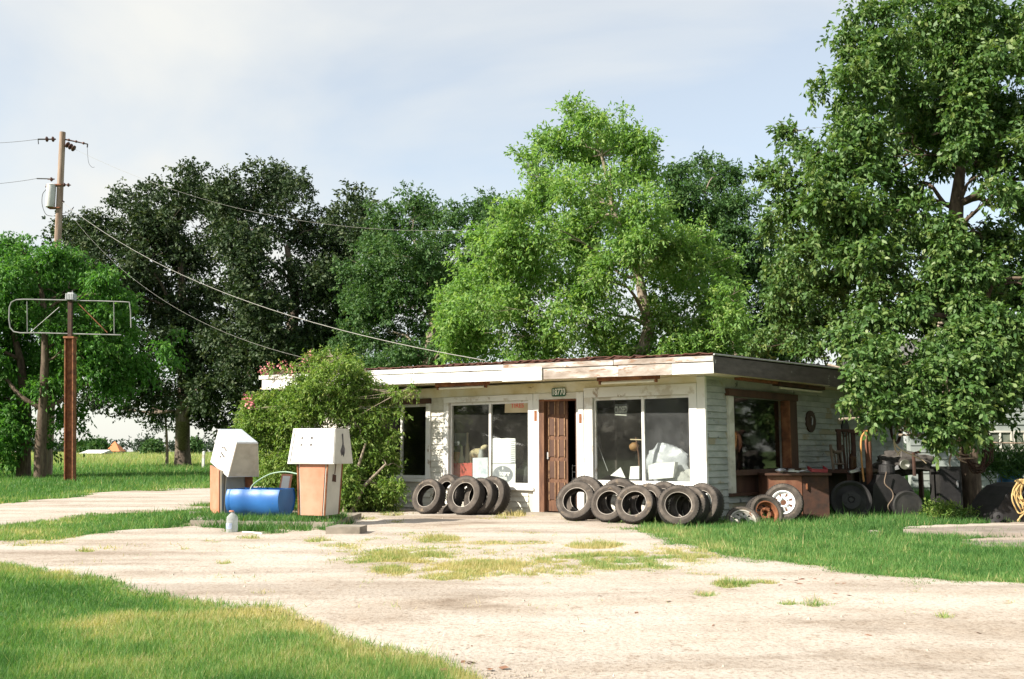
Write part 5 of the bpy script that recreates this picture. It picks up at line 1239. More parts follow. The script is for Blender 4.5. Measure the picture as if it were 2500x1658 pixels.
def tree(name, label, cat, base, trunk, tr, blobs, n, size, asp, lm, seed, bark=BARK, group=None, twigs=3, **k):
    root = thing(name, label, cat, (base[0], base[1], 0), group)
    mb = MB(); limbs(mb, trunk, tr, blobs, seed, twigs=twigs); mb.build('trunk', bark, root, smooth=True)
    V, t, *_ = crown_leaves(blobs, n, size, asp, seed, **k)
    o = fast_mesh('crown', V, 4, lm, t, root, root.location); o['kind'] = 'stuff'
    return root

# ---- dark oaks behind the pumps
y = 62.0
A_ = [(300, 540, 85), (380, 500, 85), (450, 470, 75), (520, 500, 80), (270, 620, 95), (370, 620, 110), (480, 600, 110), (200, 590, 70), (140, 570, 50), (250, 720, 90), (350, 740, 100), (480, 740, 110), (420, 850, 100), (300, 840, 80), (520, 880, 90), (600, 820, 80), (560, 960, 70), (390, 940, 60), (250, 920, 70), (330, 970, 45), (510, 1020, 50), (180, 760, 80), (480, 960, 55), (300, 1000, 30), (220, 985, 38), (590, 930, 60), (150, 850, 70), (130, 680, 60), (200, 880, 70), (340, 900, 60), (450, 900, 60), (520, 960, 60), (470, 1010, 36), (600, 1010, 50), (560, 1050, 36), (620, 1070, 40), (170, 960, 50), (120, 920, 60), (440, 800, 70), (330, 650, 60)]
bl = px_blobs(A_, y, 4, 1)
tb_ = G(447, 1141); tb_[2] = 0
tree('oak_tree', 'big dark oak with a thick bare trunk in the field edge, behind the tipped pump', 'tree', tb_, [tb_ + np.array([0, 0, -.3]), tb_ * np.array([1, 1, 0]) + UP * 1.5 + np.array([-.1, 0, 0]), D(446, 1020, 62), D(452, 900, 62), D(448, 760, 62), D(440, 640, 62)], [.62, .5, .46, .40, .30, .18], bl, 112000, .245, .55, LEAF_OAK, 3, sub=10, group='dark oaks behind the store', gap=.20, gapscale=.55, lump=.3)
B_ = [(580, 490, 75), (650, 465, 70), (720, 490, 70), (600, 580, 95), (700, 590, 95), (790, 560, 65), (840, 530, 45), (650, 690, 100), (760, 690, 95), (830, 640, 75), (880, 580, 45), (700, 800, 100), (800, 780, 90), (620, 770, 70), (860, 720, 70), (760, 880, 90), (680, 880, 80), (650, 960, 60), (860, 830, 60), (610, 880, 70), (560, 840, 60), (640, 1030, 60), (820, 720, 70), (880, 760, 60), (860, 900, 60), (600, 680, 60), (740, 960, 70), (880, 520, 40), (900, 580, 50), (860, 480, 30), (560, 450, 40), (680, 440, 35)]
bl = px_blobs(B_, 58, 4, 2); tb_ = np.array([D(690, 1100, 58)[0], 58.0, 0])
tree('oak_tree', 'broad dark oak behind the flowering bush with sky showing through its limbs', 'tree', tb_, [tb_ - UP * .3, tb_ + UP * 2.5, D(700, 960, 58), D(712, 820, 58), D(720, 720, 58), D(700, 600, 58)], [.6, .5, .45, .38, .3, .16], bl, 98000, .235, .55, LEAF_OAK, 5, sub=10, group='dark oaks behind the store', gap=.22, gapscale=.6, lump=.3)
C_ = [(950, 530, 60), (1010, 500, 50), (1060, 540, 60), (1120, 520, 55), (1180, 510, 50), (1215, 540, 50), (930, 620, 75), (1020, 630, 90), (1110, 620, 80), (1190, 620, 70), (910, 720, 75), (1000, 740, 90), (1090, 740, 80), (940, 810, 80), (1040, 830, 80), (880, 650, 50), (870, 850, 60), (960, 870, 60), (1110, 840, 60), (880, 760, 50), (960, 680, 60), (1060, 700, 60), (1150, 700, 70), (1160, 790, 60), (900, 900, 60), (1000, 880, 60), (1080, 880, 60), (960, 590, 50), (1080, 590, 50)]
bl = px_blobs(C_, 46, 3, 4); tb_ = np.array([D(1040, 1100, 46)[0], 46.0, 0])
tree('elm_tree', 'mid green elm between the dark oaks and the bright pecan', 'tree', tb_, [tb_ - UP * .3, tb_ + UP * 2.5, D(1045, 900, 46), D(1060, 790, 46), D(1050, 680, 46), D(1010, 580, 46)], [.45, .4, .34, .28, .2, .1], bl, 92000, .165, .5, LEAF_MID, 7, sub=10, bark=BARKL, gap=.2, gapscale=.9, lump=.3)
# ---- bright pecan behind the store
D_ = [(1400, 280, 42), (1455, 300, 48), (1510, 290, 42), (1550, 340, 45), (1480, 360, 65), (1390, 360, 60), (1330, 350, 45), (1300, 390, 32), (1560, 410, 55), (1490, 450, 75), (1410, 450, 75), (1330, 470, 60), (1570, 500, 60), (1280, 540, 55), (1350, 570, 80), (1450, 560, 80), (1550, 590, 70), (1240, 600, 60), (1280, 660, 85), (1380, 680, 85), (1200, 690, 70), (1480, 690, 70), (1640, 600, 55), (1700, 580, 45), (1690, 660, 75), (1760, 650, 55), (1180, 770, 75), (1270, 780, 90), (1370, 790, 85), (1460, 800, 70), (1620, 700, 70), (1730, 740, 65), (1640, 790, 60), (1560, 830, 60), (1740, 820, 60), (1800, 800, 50), (1130, 830, 60), (1220, 850, 60), (1340, 860, 60), (1470, 870, 55), (1660, 860, 55), (1110, 775, 26), (1800, 720, 45), (1520, 750, 40), (1440, 380, 50), (1440, 500, 55), (1530, 540, 50), (1300, 600, 60), (1420, 620, 60), (1240, 740, 60), (1330, 740, 60), (1420, 740, 50), (1290, 850, 50), (1180, 850, 50), (1400, 830, 60), (1680, 620, 45), (1600, 650, 45), (1760, 770, 60), (1700, 860, 50), (1600, 880, 50), (1520, 880, 45), (1760, 870, 50), (1110, 850, 28), (1150, 720, 38), (1285, 400, 40), (1310, 430, 45), (1245, 525, 50), (1195, 585, 50), (1150, 650, 45), (1115, 730, 42), (1100, 790, 36), (1590, 440, 40), (1600, 560, 50), (1780, 690, 45), (1560, 370, 36)]
bl = px_blobs(D_, 27, 2.0, 6); tb_ = np.array([D(1545, 1100, 27)[0], 27.0, 0])
tree('pecan_tree', 'tall bright green pecan rising behind the middle of the store roof', 'tree', tb_, [tb_ - UP * .3, tb_ + UP * 1.6, D(1560, 900, 27), D(1585, 800, 27), D(1560, 680, 27), D(1500, 520, 27), D(1470, 380, 27)], [.30, .27, .24, .18, .13, .09, .05], bl, 158000, .135, .40, LEAF_PEC, 9, sub=10, bark=BARKL, gap=.37, gapscale=.75, droop=.25, lump=.3, spread=3.6)
E_ = [(1660, 420, 42), (1715, 410, 35), (1690, 480, 55), (1760, 440, 42), (1790, 430, 30), (1760, 520, 60), (1640, 500, 40), (1810, 500, 40), (1820, 580, 50), (1830, 660, 60), (1850, 740, 70), (1830, 820, 60), (1870, 860, 60), (1920, 780, 60), (1900, 680, 60), (1880, 610, 40), (1780, 600, 60), (1790, 700, 70), (1760, 800, 70), (1860, 800, 60), (1700, 540, 50), (1950, 850, 60), (1950, 720, 60)]
bl = px_blobs(E_, 33, 1.5, 8); tb_ = np.array([D(1800, 1100, 33)[0], 33.0, 0])
tree('pecan_tree', 'smaller shaded pecan standing behind the bright one, left of the big broadleaf', 'tree', tb_, [tb_ - UP * .3, tb_ + UP * 2, D(1800, 880, 33), D(1780, 740, 33), D(1750, 600, 33), D(1720, 470, 33)], [.26, .24, .2, .15, .1, .05], bl, 62000, .15, .40, LEAF_MID, 10, sub=9, bark=BARKL, gap=.2, gapscale=1.1, droop=.25)
# ---- big broadleaf tree over the side yard
F_ = [(2130, 40, 60), (2200, 20, 65), (2290, 30, 70), (2390, 30, 70), (2470, 60, 60), (2560, 80, 90), (2090, 110, 60), (2170, 110, 75), (2260, 120, 75), (2360, 120, 75), (2450, 150, 70), (2050, 180, 42), (2110, 200, 60), (2200, 220, 80), (2300, 230, 80), (2400, 240, 80), (2490, 250, 80), (2060, 250, 45), (2000, 215, 32), (2120, 300, 70), (2050, 320, 45), (2220, 320, 75), (2330, 330, 70), (2440, 350, 75), (2530, 340, 80), (1925, 330, 32), (1950, 370, 45), (1890, 420, 45), (2010, 400, 55), (2090, 400, 65), (2180, 420, 70), (2270, 400, 50), (1920, 470, 50), (1990, 490, 65), (2080, 500, 75), (2170, 520, 65), (2440, 460, 55), (2500, 500, 60), (2250, 520, 45), (1880, 540, 35), (1950, 580, 65), (2040, 600, 80), (2130, 620, 70), (1900, 640, 45), (1970, 680, 70), (2420, 590, 70), (2500, 620, 70), (2340, 640, 55), (1930, 770, 65), (2010, 770, 60), (1880, 830, 45), (1960, 850, 50), (2230, 700, 55), (2130, 720, 45), (2300, 730, 50), (2400, 720, 60), (2480, 730, 60), (2010, 450, 50), (2040, 540, 60), (1970, 620, 55), (1940, 520, 45), (2100, 350, 55), (2160, 160, 60), (2300, 180, 60), (2230, 280, 60), (2380, 300, 60), (2120, 560, 60), (2050, 660, 65), (2120, 780, 55), (1940, 700, 55), (2280, 90, 60), (2420, 100, 60), (2330, 250, 50), (2200, 480, 50), (2460, 400, 55), (2400, 400, 45)]
near = [(2150, 790, 42, 16.2), (2220, 760, 40, 16.0), (2060, 830, 36, 15.6), (2110, 880, 48, 15.0), (2170, 850, 40, 15.2), (2105, 930, 34, 14.6), (2090, 975, 24, 14.4), (2150, 1000, 34, 14.6), (2200, 980, 36, 14.8), (2210, 1020, 28, 14.6), (2130, 1020, 22, 14.5), (2260, 930, 40, 14.9), (2320, 900, 48, 15.0), (2390, 870, 50, 15.2), (2450, 890, 50, 15.2), (2350, 960, 44, 14.9), (2300, 1000, 36, 14.7), (2370, 1010, 34, 14.8), (2290, 1060, 26, 14.6), (2325, 1045, 28, 14.6), (2420, 800, 50, 15.4), (2340, 820, 45, 15.4), (2490, 820, 55, 15.4), (2390, 1050, 22, 14.9), (2430, 950, 36, 15.3), (2280, 860, 36, 15.3), (2290, 1085, 14, 14.6), (2360, 1065, 20, 14.9), (2240, 1000, 24, 14.6)]
bk = [(2250, 600, 75, 20.5), (2330, 760, 80, 20.5), (2200, 800, 70, 20.5), (2440, 680, 90, 20.5), (2420, 850, 80, 20.0), (2300, 900, 70, 20.0), (2480, 950, 60, 19.5), (2380, 960, 50, 19.5), (2150, 680, 60, 20.5), (2060, 700, 55, 20.5), (2040, 780, 50, 21.5)]
near += [(2330, 600, 46, 16.4), (2350, 680, 48, 16.3), (2375, 750, 46, 16.2), (2315, 565, 36, 16.4), (2345, 290, 46, 16.6), (2350, 210, 46, 16.6), (2330, 370, 34, 16.6), (2390, 650, 44, 16.4), (2300, 650, 40, 16.4), (2345, 130, 50, 16.8), (2360, 800, 40, 16.0)]
bk += [(2230, 900, 80, 19.0), (2150, 930, 55, 19.3), (2250, 1000, 60, 19.0), (2330, 1010, 55, 18.7), (2420, 1000, 50, 19.0), (2100, 860, 60, 20.5), (2480, 880, 80, 19.0)]
rngF = np.random.default_rng(12)
blF = []
for px, py, r in F_:
    yy = 17.8 + rngF.uniform(-1.6, 1.6) + (2.6 if px < 2040 and py > 560 else 0) + (1.2 if py > 640 and px < 2100 else 0)
    blF.append((D(px, py, yy), r / FPX * yy))
for px, py, r in ((2580, 160, 90), (2600, 300, 90), (2590, 440, 90), (2620, 560, 90), (2580, 680, 80), (2700, 220, 100), (2720, 400, 110), (2700, 560, 100), (2680, 720, 90), (2800, 350, 100), (2800, 520, 100), (2760, 660, 90), (2620, 800, 80), (2560, 880, 70), (2680, 840, 80)):
    yy = 17.8 + rngF.uniform(-1.8, 1.8); blF.append((D(px, py, yy), r / FPX * yy))  # rest of the crown out of view, added to shade the side yard
blF += px_blobs(bk, 20, 0, 14); blN = px_blobs(near, 15, 0, 13)
tbF = np.array([D(2372, 1262, 17.3)[0], 17.3, 0])
big = tree('broadleaf_tree', 'huge broadleaf tree overhanging the side yard and the corner of the store', 'tree', tbF, [tbF - UP * .2, tbF + UP * .9 + np.array([.03, 0, 0]), D(2360, 960, 17.4), D(2345, 780, 17.6), D(2330, 600, 17.8), D(2335, 500, 17.8), D(2345, 410, 17.9), D(2350, 200, 18.2)], [.20, .17, .165, .16, .15, .13, .09, .03], blF, 158000, .118, .50, LEAF_BIG, 15, bark=BARKF, sub=9, sq2=.55, gap=.18, gapscale=1.7, droop=.3, lump=.3, spray=8, spread=2.5)
V, t, *_ = crown_leaves(blN, 44000, .098, .52, 44, sub=9, sq2=.6, gap=.22, gapscale=2.2, droop=.35, spray=8, spread=2.4, shape=leaf_hex)
fast_mesh('hanging_foliage', V, 6, LEAF_BIG, t, big, big.location)['kind'] = 'stuff'
mb = MB(); rngN = np.random.default_rng(45)
for c, R in blN:
    s_ = c + np.array([rngN.uniform(-.2, .6), rngN.uniform(.8, 1.6), rngN.uniform(-.1, .35)]); mb.tube([s_, (s_ + c) / 2 + rngN.normal(size=3) * .08, c], [.022, .015, .008], 5)
    for _ in range(4):
        e_ = c + unit(rngN.normal(size=3)) * R * .8; mb.tube([c, (c + e_) / 2 + rngN.normal(size=3) * R * .1, e_], [.009, .006, .002], 4)
mb.build('low_branches', BARKL, big)['kind'] = 'stuff'
# ---- leafy trees behind the sign post
G1 = [(20, 600, 40), (60, 620, 50), (120, 640, 50), (180, 650, 45), (-40, 640, 60), (20, 690, 70), (110, 710, 70), (200, 700, 55), (260, 690, 40), (50, 780, 80), (150, 790, 75), (240, 770, 60), (300, 740, 40), (-40, 780, 80), (310, 810, 42), (20, 880, 80), (120, 880, 75), (220, 870, 65), (290, 870, 45), (-60, 900, 80), (40, 960, 60), (130, 960, 55), (340, 900, 42), (280, 940, 45), (400, 850, 18), (430, 815, 14), (410, 880, 16)]
bl = px_blobs(G1, 39.5, 2.2, 16); tb_ = G(98, 1171); tb_[2] = 0
tree('leafy_tree', 'bright leafy tree on the inner of two close trunks behind the sign post', 'tree', tb_, [tb_ - UP * .2, D(98, 1100, tb_[1]), D(105, 1000, tb_[1]), D(110, 880, tb_[1]), D(110, 760, tb_[1]), D(90, 660, tb_[1])], [.24, .22, .19, .15, .11, .06], bl, 80000, .18, .42, LEAF_LFT, 17, bark=BARKF, sub=10, sq2=.8, group='leafy trees behind the sign post', gap=.27, gapscale=.9, droop=.45, spread=3.4)
G2 = [(20, 1020, 45), (-30, 1000, 60), (60, 1050, 30), (0, 1070, 40), (180, 1010, 30), (150, 1030, 25), (20, 1115, 25), (-50, 1080, 50), (135, 1090, 14), (-140, 820, 120), (-160, 950, 100), (-120, 690, 90), (180, 1055, 14), (215, 1060, 8), (235, 1075, 7)]
bl = px_blobs(G2, 38.6, 1.0, 18); tb_ = G(58, 1168); tb_[2] = 0
tree('leafy_tree', 'low branched leafy tree on the outer of two close trunks behind the sign post', 'tree', tb_, [tb_ - UP * .2, D(58, 1100, tb_[1]), D(63, 1000, tb_[1]), D(50, 880, tb_[1]), D(20, 760, tb_[1])], [.30, .27, .22, .15, .07], bl, 32000, .18, .42, LEAF_LFT, 19, bark=BARKF, sub=7, sq2=.8, group='leafy trees behind the sign post', gap=.22, gapscale=.9, droop=.45, spread=3.4)
# small sapling beside the oak trunk
S_ = [(405, 1000, 18), (380, 1015, 16), (365, 1035, 12), (420, 1020, 14), (395, 1040, 12), (428, 1045, 9), (410, 970, 20)]
bl = px_blobs(S_, 66, .6, 20); tb_ = D(408, 1130, 66); tb_[2] = 0
tree('young_tree', 'thin young tree growing close beside the dark oak trunk', 'tree', tb_, [tb_ - UP * .1, D(408, 1095, 66), D(406, 1050, 66), D(403, 1010, 66)], [.12, .10, .08, .05], bl, 2600, .2, .5, LEAF_MID, 21, bark=BARKL)
# ---- flowering bush against the store front
H_ = [(640, 985, 34), (690, 975, 40), (760, 960, 42), (820, 945, 42), (880, 950, 36), (925, 970, 30), (790, 910, 26), (840, 900, 26), (745, 935, 26), (880, 920, 22), (640, 1030, 44), (700, 1030, 50), (770, 1020, 52), (850, 1010, 48), (915, 1015, 32), (660, 1085, 40), (725, 1080, 48), (800, 1080, 50), (880, 1075, 42), (930, 1070, 26), (690, 1135, 38), (755, 1140, 46), (840, 1140, 48), (900, 1140, 40), (945, 1130, 24), (850, 1195, 42), (905, 1195, 38), (945, 1190, 26), (795, 1195, 40), (640, 1140, 34), (660, 1195, 32), (720, 1195, 38), (880, 1230, 30), (930, 1225, 26), (965, 1060, 12), (985, 1010, 9), (970, 965, 12), (1000, 948, 8), (1020, 955, 6), (950, 955, 14), (955, 1010, 14), (760, 875, 15), (800, 868, 17), (840, 872, 14), (720, 893, 12), (870, 885, 12), (615, 985, 14), (602, 1005, 9), (610, 1040, 20), (625, 1075, 20), (700, 905, 9), (665, 903, 8), (780, 890, 14), (820, 890, 12), (975, 1140, 14), (970, 1190, 16), (820, 1225, 34), (770, 1225, 30), (860, 1160, 40), (920, 1185, 36), (900, 1215, 34), (950, 1215, 26), (840, 1235, 26), (870, 1110, 40), (930, 1110, 28)]
bl = []
rngH = np.random.default_rng(23)
for px, py, r in H_:
    wy = hit(px, py, CORNER, FN)[1]
    yy = min(wy - .75, 17.9) - (0 if py > 900 else .15) + rngH.uniform(-.35, .25) - (.12 if px > 960 else 0)
    if py < 900: yy = hit(px, py, CORNER + FN * OF, FN)[1] - .25
    bl.append((D(px, py, yy), r / FPX * yy))
tb_ = np.array([D(810, 1250, 17.6)[0], 17.6, 0])
bush = thing('flowering_bush', 'big yellow green bush with a few pink flowers covering the end of the store front', 'bush', tb_)
mb = MB()
for k, (a_, h_) in enumerate(((-.5, 1.2), (-.2, 1.6), (.1, 1.5), (.4, 1.3), (.65, .9))):
    limbs(mb, [tb_ + np.array([a_ * .5, 0, -.05]), tb_ + np.array([a_ * .9, .0, .5]), tb_ + np.array([a_ * 1.5, .05, h_])], [.045, .035, .018], bl[k::5], 24 + k, rmin=.008, twigs=4, nside=5)
mb.build('stem', BARKL, bush)['kind'] = 'stuff'
V, t, *_ = crown_leaves(bl, 104000, .067, .36, 29, sub=8, sq2=.9, gap=.16, gapscale=3.2, droop=.35, lump=.3, spray=9, spread=3.4)
fast_mesh('foliage', V, 4, LEAF_BSH, t, bush, bush.location)['kind'] = 'stuff'
PINK = mat('pink_petals', [(.62, .16, .22), (.72, .28, .30), (.70, .36, .26)], 9, .6)
for px, py in ((640, 905), (660, 898), (690, 893), (712, 899), (755, 868), (757, 885), (604, 975), (607, 988), (700, 905), (800, 878)):
    yy = (hit(px, py, CORNER + FN * OF, FN)[1] - .3) if py < 960 else 17.3
    fb = thing_part('flower_cluster', bush); fb.location = (0, 0, 0)
    mb = MB(); c_ = D(px, py, yy); r_ = np.random.default_rng(px)
    for k in range(26):
        q = c_ + r_.normal(size=3) * .055; d_ = unit(r_.normal(size=3)); e_ = unit(np.cross(d_, r_.normal(size=3))); s_ = .022
        mb.add([q - d_ * s_, q + e_ * s_, q + d_ * s_, q - e_ * s_], [(0, 1, 2, 3)])
    mb.build('petals', PINK, fb)['kind'] = 'stuff'
# ---- low shrubs and weeds by the side yard
def shrub(name, label, lst, dep, n, size, asp, lm, seed, cat='shrub', group=None, **k):
    bl_ = px_blobs(lst, dep, .15, seed); b_ = np.array([np.mean([q[0][0] for q in bl_]), dep, 0])
    r = thing(name, label, cat, b_, group); mb = MB()
    for c, R in bl_: mb.tube([b_ * .6 + np.array([c[0], c[1], 0]) * .4, (b_ + c) / 2 + np.array([0, 0, .05]), c], [.015, .012, .006], 5)
    mb.build('stem', BARK, r)['kind'] = 'stuff'
    V, t, *_ = crown_leaves(bl_, n, size, asp, seed, **k); fast_mesh('foliage', V, 4, lm, t, r, r.location)['kind'] = 'stuff'
    return r
shrub('yellow_weed', 'yellowish leafy weed clump at the grass edge under the big tree', [(2285, 1248, 18), (2310, 1255, 18), (2335, 1258, 14), (2275, 1265, 14), (2390, 1262, 12)], 15.6, 1500, .06, .35, LEAF_BSH, 31, cat='weed', upb=.9)
shrub('reed_clump', 'tall dark green weeds growing around the blue barrel', [(2400, 1145, 26), (2440, 1150, 26), (2500, 1150, 26), (2380, 1130, 20), (2540, 1150, 30)], 20.5, 5000, .16, .16, LEAF_MID, 32, cat='weeds', upb=1.4, droop=.05)
# dead hanging branches under the broadleaf
for i_, (lab, segs) in enumerate((
    ('pale bare branch hanging low between pipe stand and dark locker', [[(2196, 1030), (2185, 1065), (2183, 1080), (2200, 1098), (2225, 1110), (2250, 1122), (2262, 1132)], [(2183, 1080), (2186, 1098), (2196, 1110)], [(2200, 1098), (2190, 1112)], [(2196, 1030), (2215, 1045), (2226, 1062)]]),
    ('forked pale branch reaching across the lowest leaves of the tree', [[(2248, 930), (2254, 962), (2280, 985), (2292, 1010), (2300, 1030)], [(2280, 992), (2330, 990), (2375, 988)], [(2288, 995), (2310, 1018)], [(2310, 915), (2313, 950)]]),
    ('reddish twisted branch curling beside the coil of wire', [[(2308, 1055), (2325, 1085), (2330, 1100), (2350, 1110), (2368, 1110)], [(2326, 1096), (2340, 1120), (2360, 1130)], [(2326, 1100), (2318, 1125), (2320, 1140)], [(2335, 1075), (2360, 1072)], [(2340, 1120), (2380, 1118)]]))):
    mb = MB()
    for sg_ in segs: 
        pth = smooth_path([D(a_, b_, 14.75 + .05 * i_) for a_, b_ in sg_], 4); mb.tube(pth, [.018 - .011 * k / len(pth) for k in range(len(pth))], 6)
    tag(mb.build('dead_branch', mat('dead_wood', [(.34, .27, .19), (.46, .38, .28)], 9, .8) if i_ < 2 else OLDWOOD), lab, 'branch', 'bare branches under the big tree')
# ---- far tree line beyond the field (a wood nobody could count)
rngT = np.random.default_rng(40); far = []
for k in range(150):
    px = -400 + 3300 * k / 149 + rngT.uniform(-12, 12); yy = rngT.uniform(380, 520)
    hpx = 10 + 14 * rngT.uniform(0, 1) ** 2
    for j in range(2): far.append((D(px + rngT.uniform(-10, 10), 1100 - hpx * rngT.uniform(.25, .7), yy), hpx * rngT.uniform(.45, .7) / FPX * yy))
V, t, *_ = crown_leaves(far, 34000, 1.5, .6, 41, shell=3, lump=.2)
o = fast_mesh('far_woods', V, 4, leaf_mat('far_leaf', [(0, (.03, .05, .035)), (1, (.06, .09, .06))], .8, .1), t, None, (0, 450, 0)); tag(o, 'low blue green line of woods along the far horizon', None, None, 'stuff')
ring = []  # unseen ring of woods, added to darken what the shop windows reflect
for k in range(240):
    az = math.radians(40 + 280 * (k + rngT.uniform(-.4, .4)) / 239); dd_ = rngT.uniform(95, 130); hh = rngT.uniform(6, 11)
    for j in range(4): ring.append((np.array([math.sin(az) * dd_ + rngT.uniform(-2, 2), math.cos(az) * dd_ + rngT.uniform(-2, 2), hh * (.12 + .26 * j)]), hh * rngT.uniform(.35, .5)))
V, t, *_ = crown_leaves(ring, 45000, 1.9, .7, 43, shell=3, lump=.2)
o = fast_mesh('reflection_woods', V, 4, LEAF_OAK, t, None, (0, -100, 0)); tag(o, 'unseen dark woods, added to darken the reflections in the shop windows', None, None, 'stuff')
for i_, (px, hh, yy, lb) in enumerate(((238, 17, 260, 'round dark far tree next to the orange roof'), (208, 14, 290, 'blue green far tree behind the white shed roof'), (372, 14, 240, 'small far tree between orange roof and oak trunk'), (470, 18, 240, 'bushy far tree seen between oak trunk and tipped pump'))):
    bl_ = [(D(px + dx_, 1100 - hh * a_, yy), hh * r_ / FPX * yy) for dx_, a_, r_ in ((0, .55, .55), (-9, .35, .45), (10, .35, .45), (3, .8, .35))]
    b_ = np.array([D(px, 1100, yy)[0], yy, 0])
    tree('distant_tree', lb, 'tree', b_, [b_, b_ + UP * .8, b_ + UP * hh * .5 / FPX * yy], [.3, .25, .15], bl_, 5000, .6, .6, LEAF_MID, 60 + i_, group='single trees beyond the field', shell=3, twigs=1)

# ================================================================== ground
def ground_masks(px, py, wx, wy):
    """grass cover 0..1 and dryness 0..1 for ground points"""
    n1 = fbm(wx * 1.1, wy * 1.1, 3) - .5; n2 = fbm(wx * 3.3 + 9, wy * 3.3, 5) - .5; n3 = fbm(wx * .5, wy * .5, 8) - .5
    ip = np.interp; n4 = fbm(wx * 6.5, wy * 5.0, 13)
    q = py + n1 * 34 + n2 * 26
    yb1 = ip(px, [-900, 0, 100, 180, 300, 440, 560, 680, 740, 790, 850, 950, 1040, 1100, 1170, 1300], [1330, 1378, 1385, 1410, 1434, 1462, 1480, 1492, 1516, 1540, 1560, 1582, 1602, 1630, 1665, 1800])
    fg = sstep(-4, 16, q - yb1)
    sc = sstep(.0, 1, (1300 - py) / 160) 
    amp = np.clip((py - 1100) / 160, .1, 1)
    qs = py + (n1 * 20 + n2 * 10) * amp
    yu = ip(px, [-400, 0, 100, 240, 400, 510, 570], [1318, 1292, 1270, 1258, 1245, 1236, 1250]); yl = ip(px, [-400, 0, 150, 300, 450, 560], [1340, 1328, 1322, 1302, 1290, 1281])
    strip = sstep(-2, 5, qs - yu) * sstep(-3, 8, yl - qs) * sstep(610, 545, px + n1 * 60)
    y3 = ip(px, [-500, 0, 150, 260, 400, 500, 640, 660], [1262, 1233, 1220, 1205, 1199, 1195, 1189, 1190])
    lw = sstep(-1, 4, y3 - qs) * (px < 1000)
    isl_ = sstep(1.0, .6, np.sqrt(((px - 660) / 200) ** 2 + ((py - 1284) / 22) ** 2) + n2 * .9) * .9 + sstep(1, .5, np.sqrt(((px - 830) / 60) ** 2 + ((py - 1294) / 16) ** 2) + n2) * .8
    xb = ip(px, [1000, 1440, 1480, 1540, 1600, 1700, 1790, 1900, 2056, 2228, 2700], [1235, 1262, 1278, 1292, 1316, 1345, 1374, 1393, 1411, 1434, 1437])
    rl = sstep(-10, 26, xb - q) * (px > 1000)
    bh = sstep(610, 700, px + n1 * 90 + n2 * 40) * sstep(1020, 1000, px + n2 * 20) * sstep(-2, 4, 1247 - qs)
    pats = [(1010, 1365, 115, 22, .62), (1130, 1392, 130, 20, .62), (1500, 1378, 190, 26, .55), (1640, 1360, 120, 18, .5), (1070, 1322, 70, 9, .75), (1230, 1330, 110, 6, .4), (1445, 1338, 65, 8, .75), (1100, 1415, 90, 12, .35), (960, 1400, 70, 16, .45), (1350, 1405, 130, 9, .35), (1400, 1272, 30, 6, .4), (1215, 1268, 45, 5, .4), (970, 1278, 26, 5, .5), (900, 1270, 28, 3, .4), (1260, 1262, 50, 4, .6), (960, 1257, 40, 6, .9), (1790, 1432, 36, 11, .7), (1862, 1430, 42, 5, .75), (1720, 1457, 26, 7, .5), (1930, 1478, 16, 6, .5), (1990, 1478, 26, 9, .5), (210, 1350, 25, 4, .5), (50, 1330, 90, 8, .5), (545, 1380, 18, 4, .6), (270, 1345, 30, 4, .35), (620, 1317, 35, 4, .6), (520, 1326, 25, 4, .5), (770, 1322, 40, 7, .5), (830, 1340, 60, 8, .3), (640, 1456, 30, 4, .45), (2230, 1450, 25, 4, .4), (2460, 1480, 22, 5, .4), (2300, 1512, 14, 6, .4), (455, 1345, 20, 3, .4), (150, 1408, 30, 6, .5), (870, 1375, 50, 8, .3)]
    pt = np.zeros_like(px)
    for cx_, cy2, rx, ry, w_ in pats:
        d_ = np.sqrt(((px - cx_) / rx) ** 2 + ((py - cy2) / ry) ** 2) + n2 * 1.1 + n1 * .5
        pt = np.maximum(pt, w_ * sstep(1.45, .35, d_) * (sstep(.28, .62, n4) * 1.25 + .12))
    slabm = ((px > 2205) & (py > ip(px, [2205, 2330, 2500], [1290, 1284, 1279])) & (py < ip(px, [2205, 2400, 2700], [1295, 1307, 1313]))) | ((px > 2345) & (py > ip(px, [2345, 2420], [1322, 1318])) & (py < ip(px, [2345, 2400], [1324, 1335]))) | ((px > 2118) & (px < 2148) & (py > 1297) & (py < 1305))
    pt = np.maximum(pt, .30 * sstep(.56, .74, fbm(wx * 1.7 + 3, wy * 1.3, 17)) * sstep(.45, .7, n4) * ip(py, [1280, 1310, 1440, 1500], [0, 1, .8, .3]) * ip(px, [500, 850, 1700, 2000], [.3, 1, 1, .5]))
    far_ = (py < 1188) * 1.0
    g = np.maximum.reduce([fg, strip, lw, np.clip(isl_, 0, 1), rl, bh * .9, pt, far_])
    g = np.where(slabm, .0, g)
    edge = np.maximum.reduce([fg * sstep(60, 4, q - yb1), strip * .55 * sstep(330, 100, px) + strip * .2, lw * sstep(14, 2, y3 - qs) * .6, rl * sstep(75, 5, xb - q) * ip(px, [1400, 1700, 2100], [.85, .9, .6])]) * .75
    dry = np.clip(edge + .7 * sstep(.05, .24, n3 + n1 * .5) * fg + (pt >= g - 1e-6) * (pt > 0) * .95 + n2 * .35, 0, 1)
    return g, dry, fg
FIELD_G = mat('field_ground', [(.05, .105, .02), (.085, .15, .035), (.18, .19, .07)], .35, .95)
gm = MB(); gm.add([(-900, -60, 0), (900, -60, 0), (900, 900, 0), (-900, 900, 0)], [(0, 1, 2, 3)])
ground = gm.build('ground', FIELD_G, loc=(0, 0, 0)); tag(ground, 'wide flat grassy ground running to the horizon', None, None, 'structure')
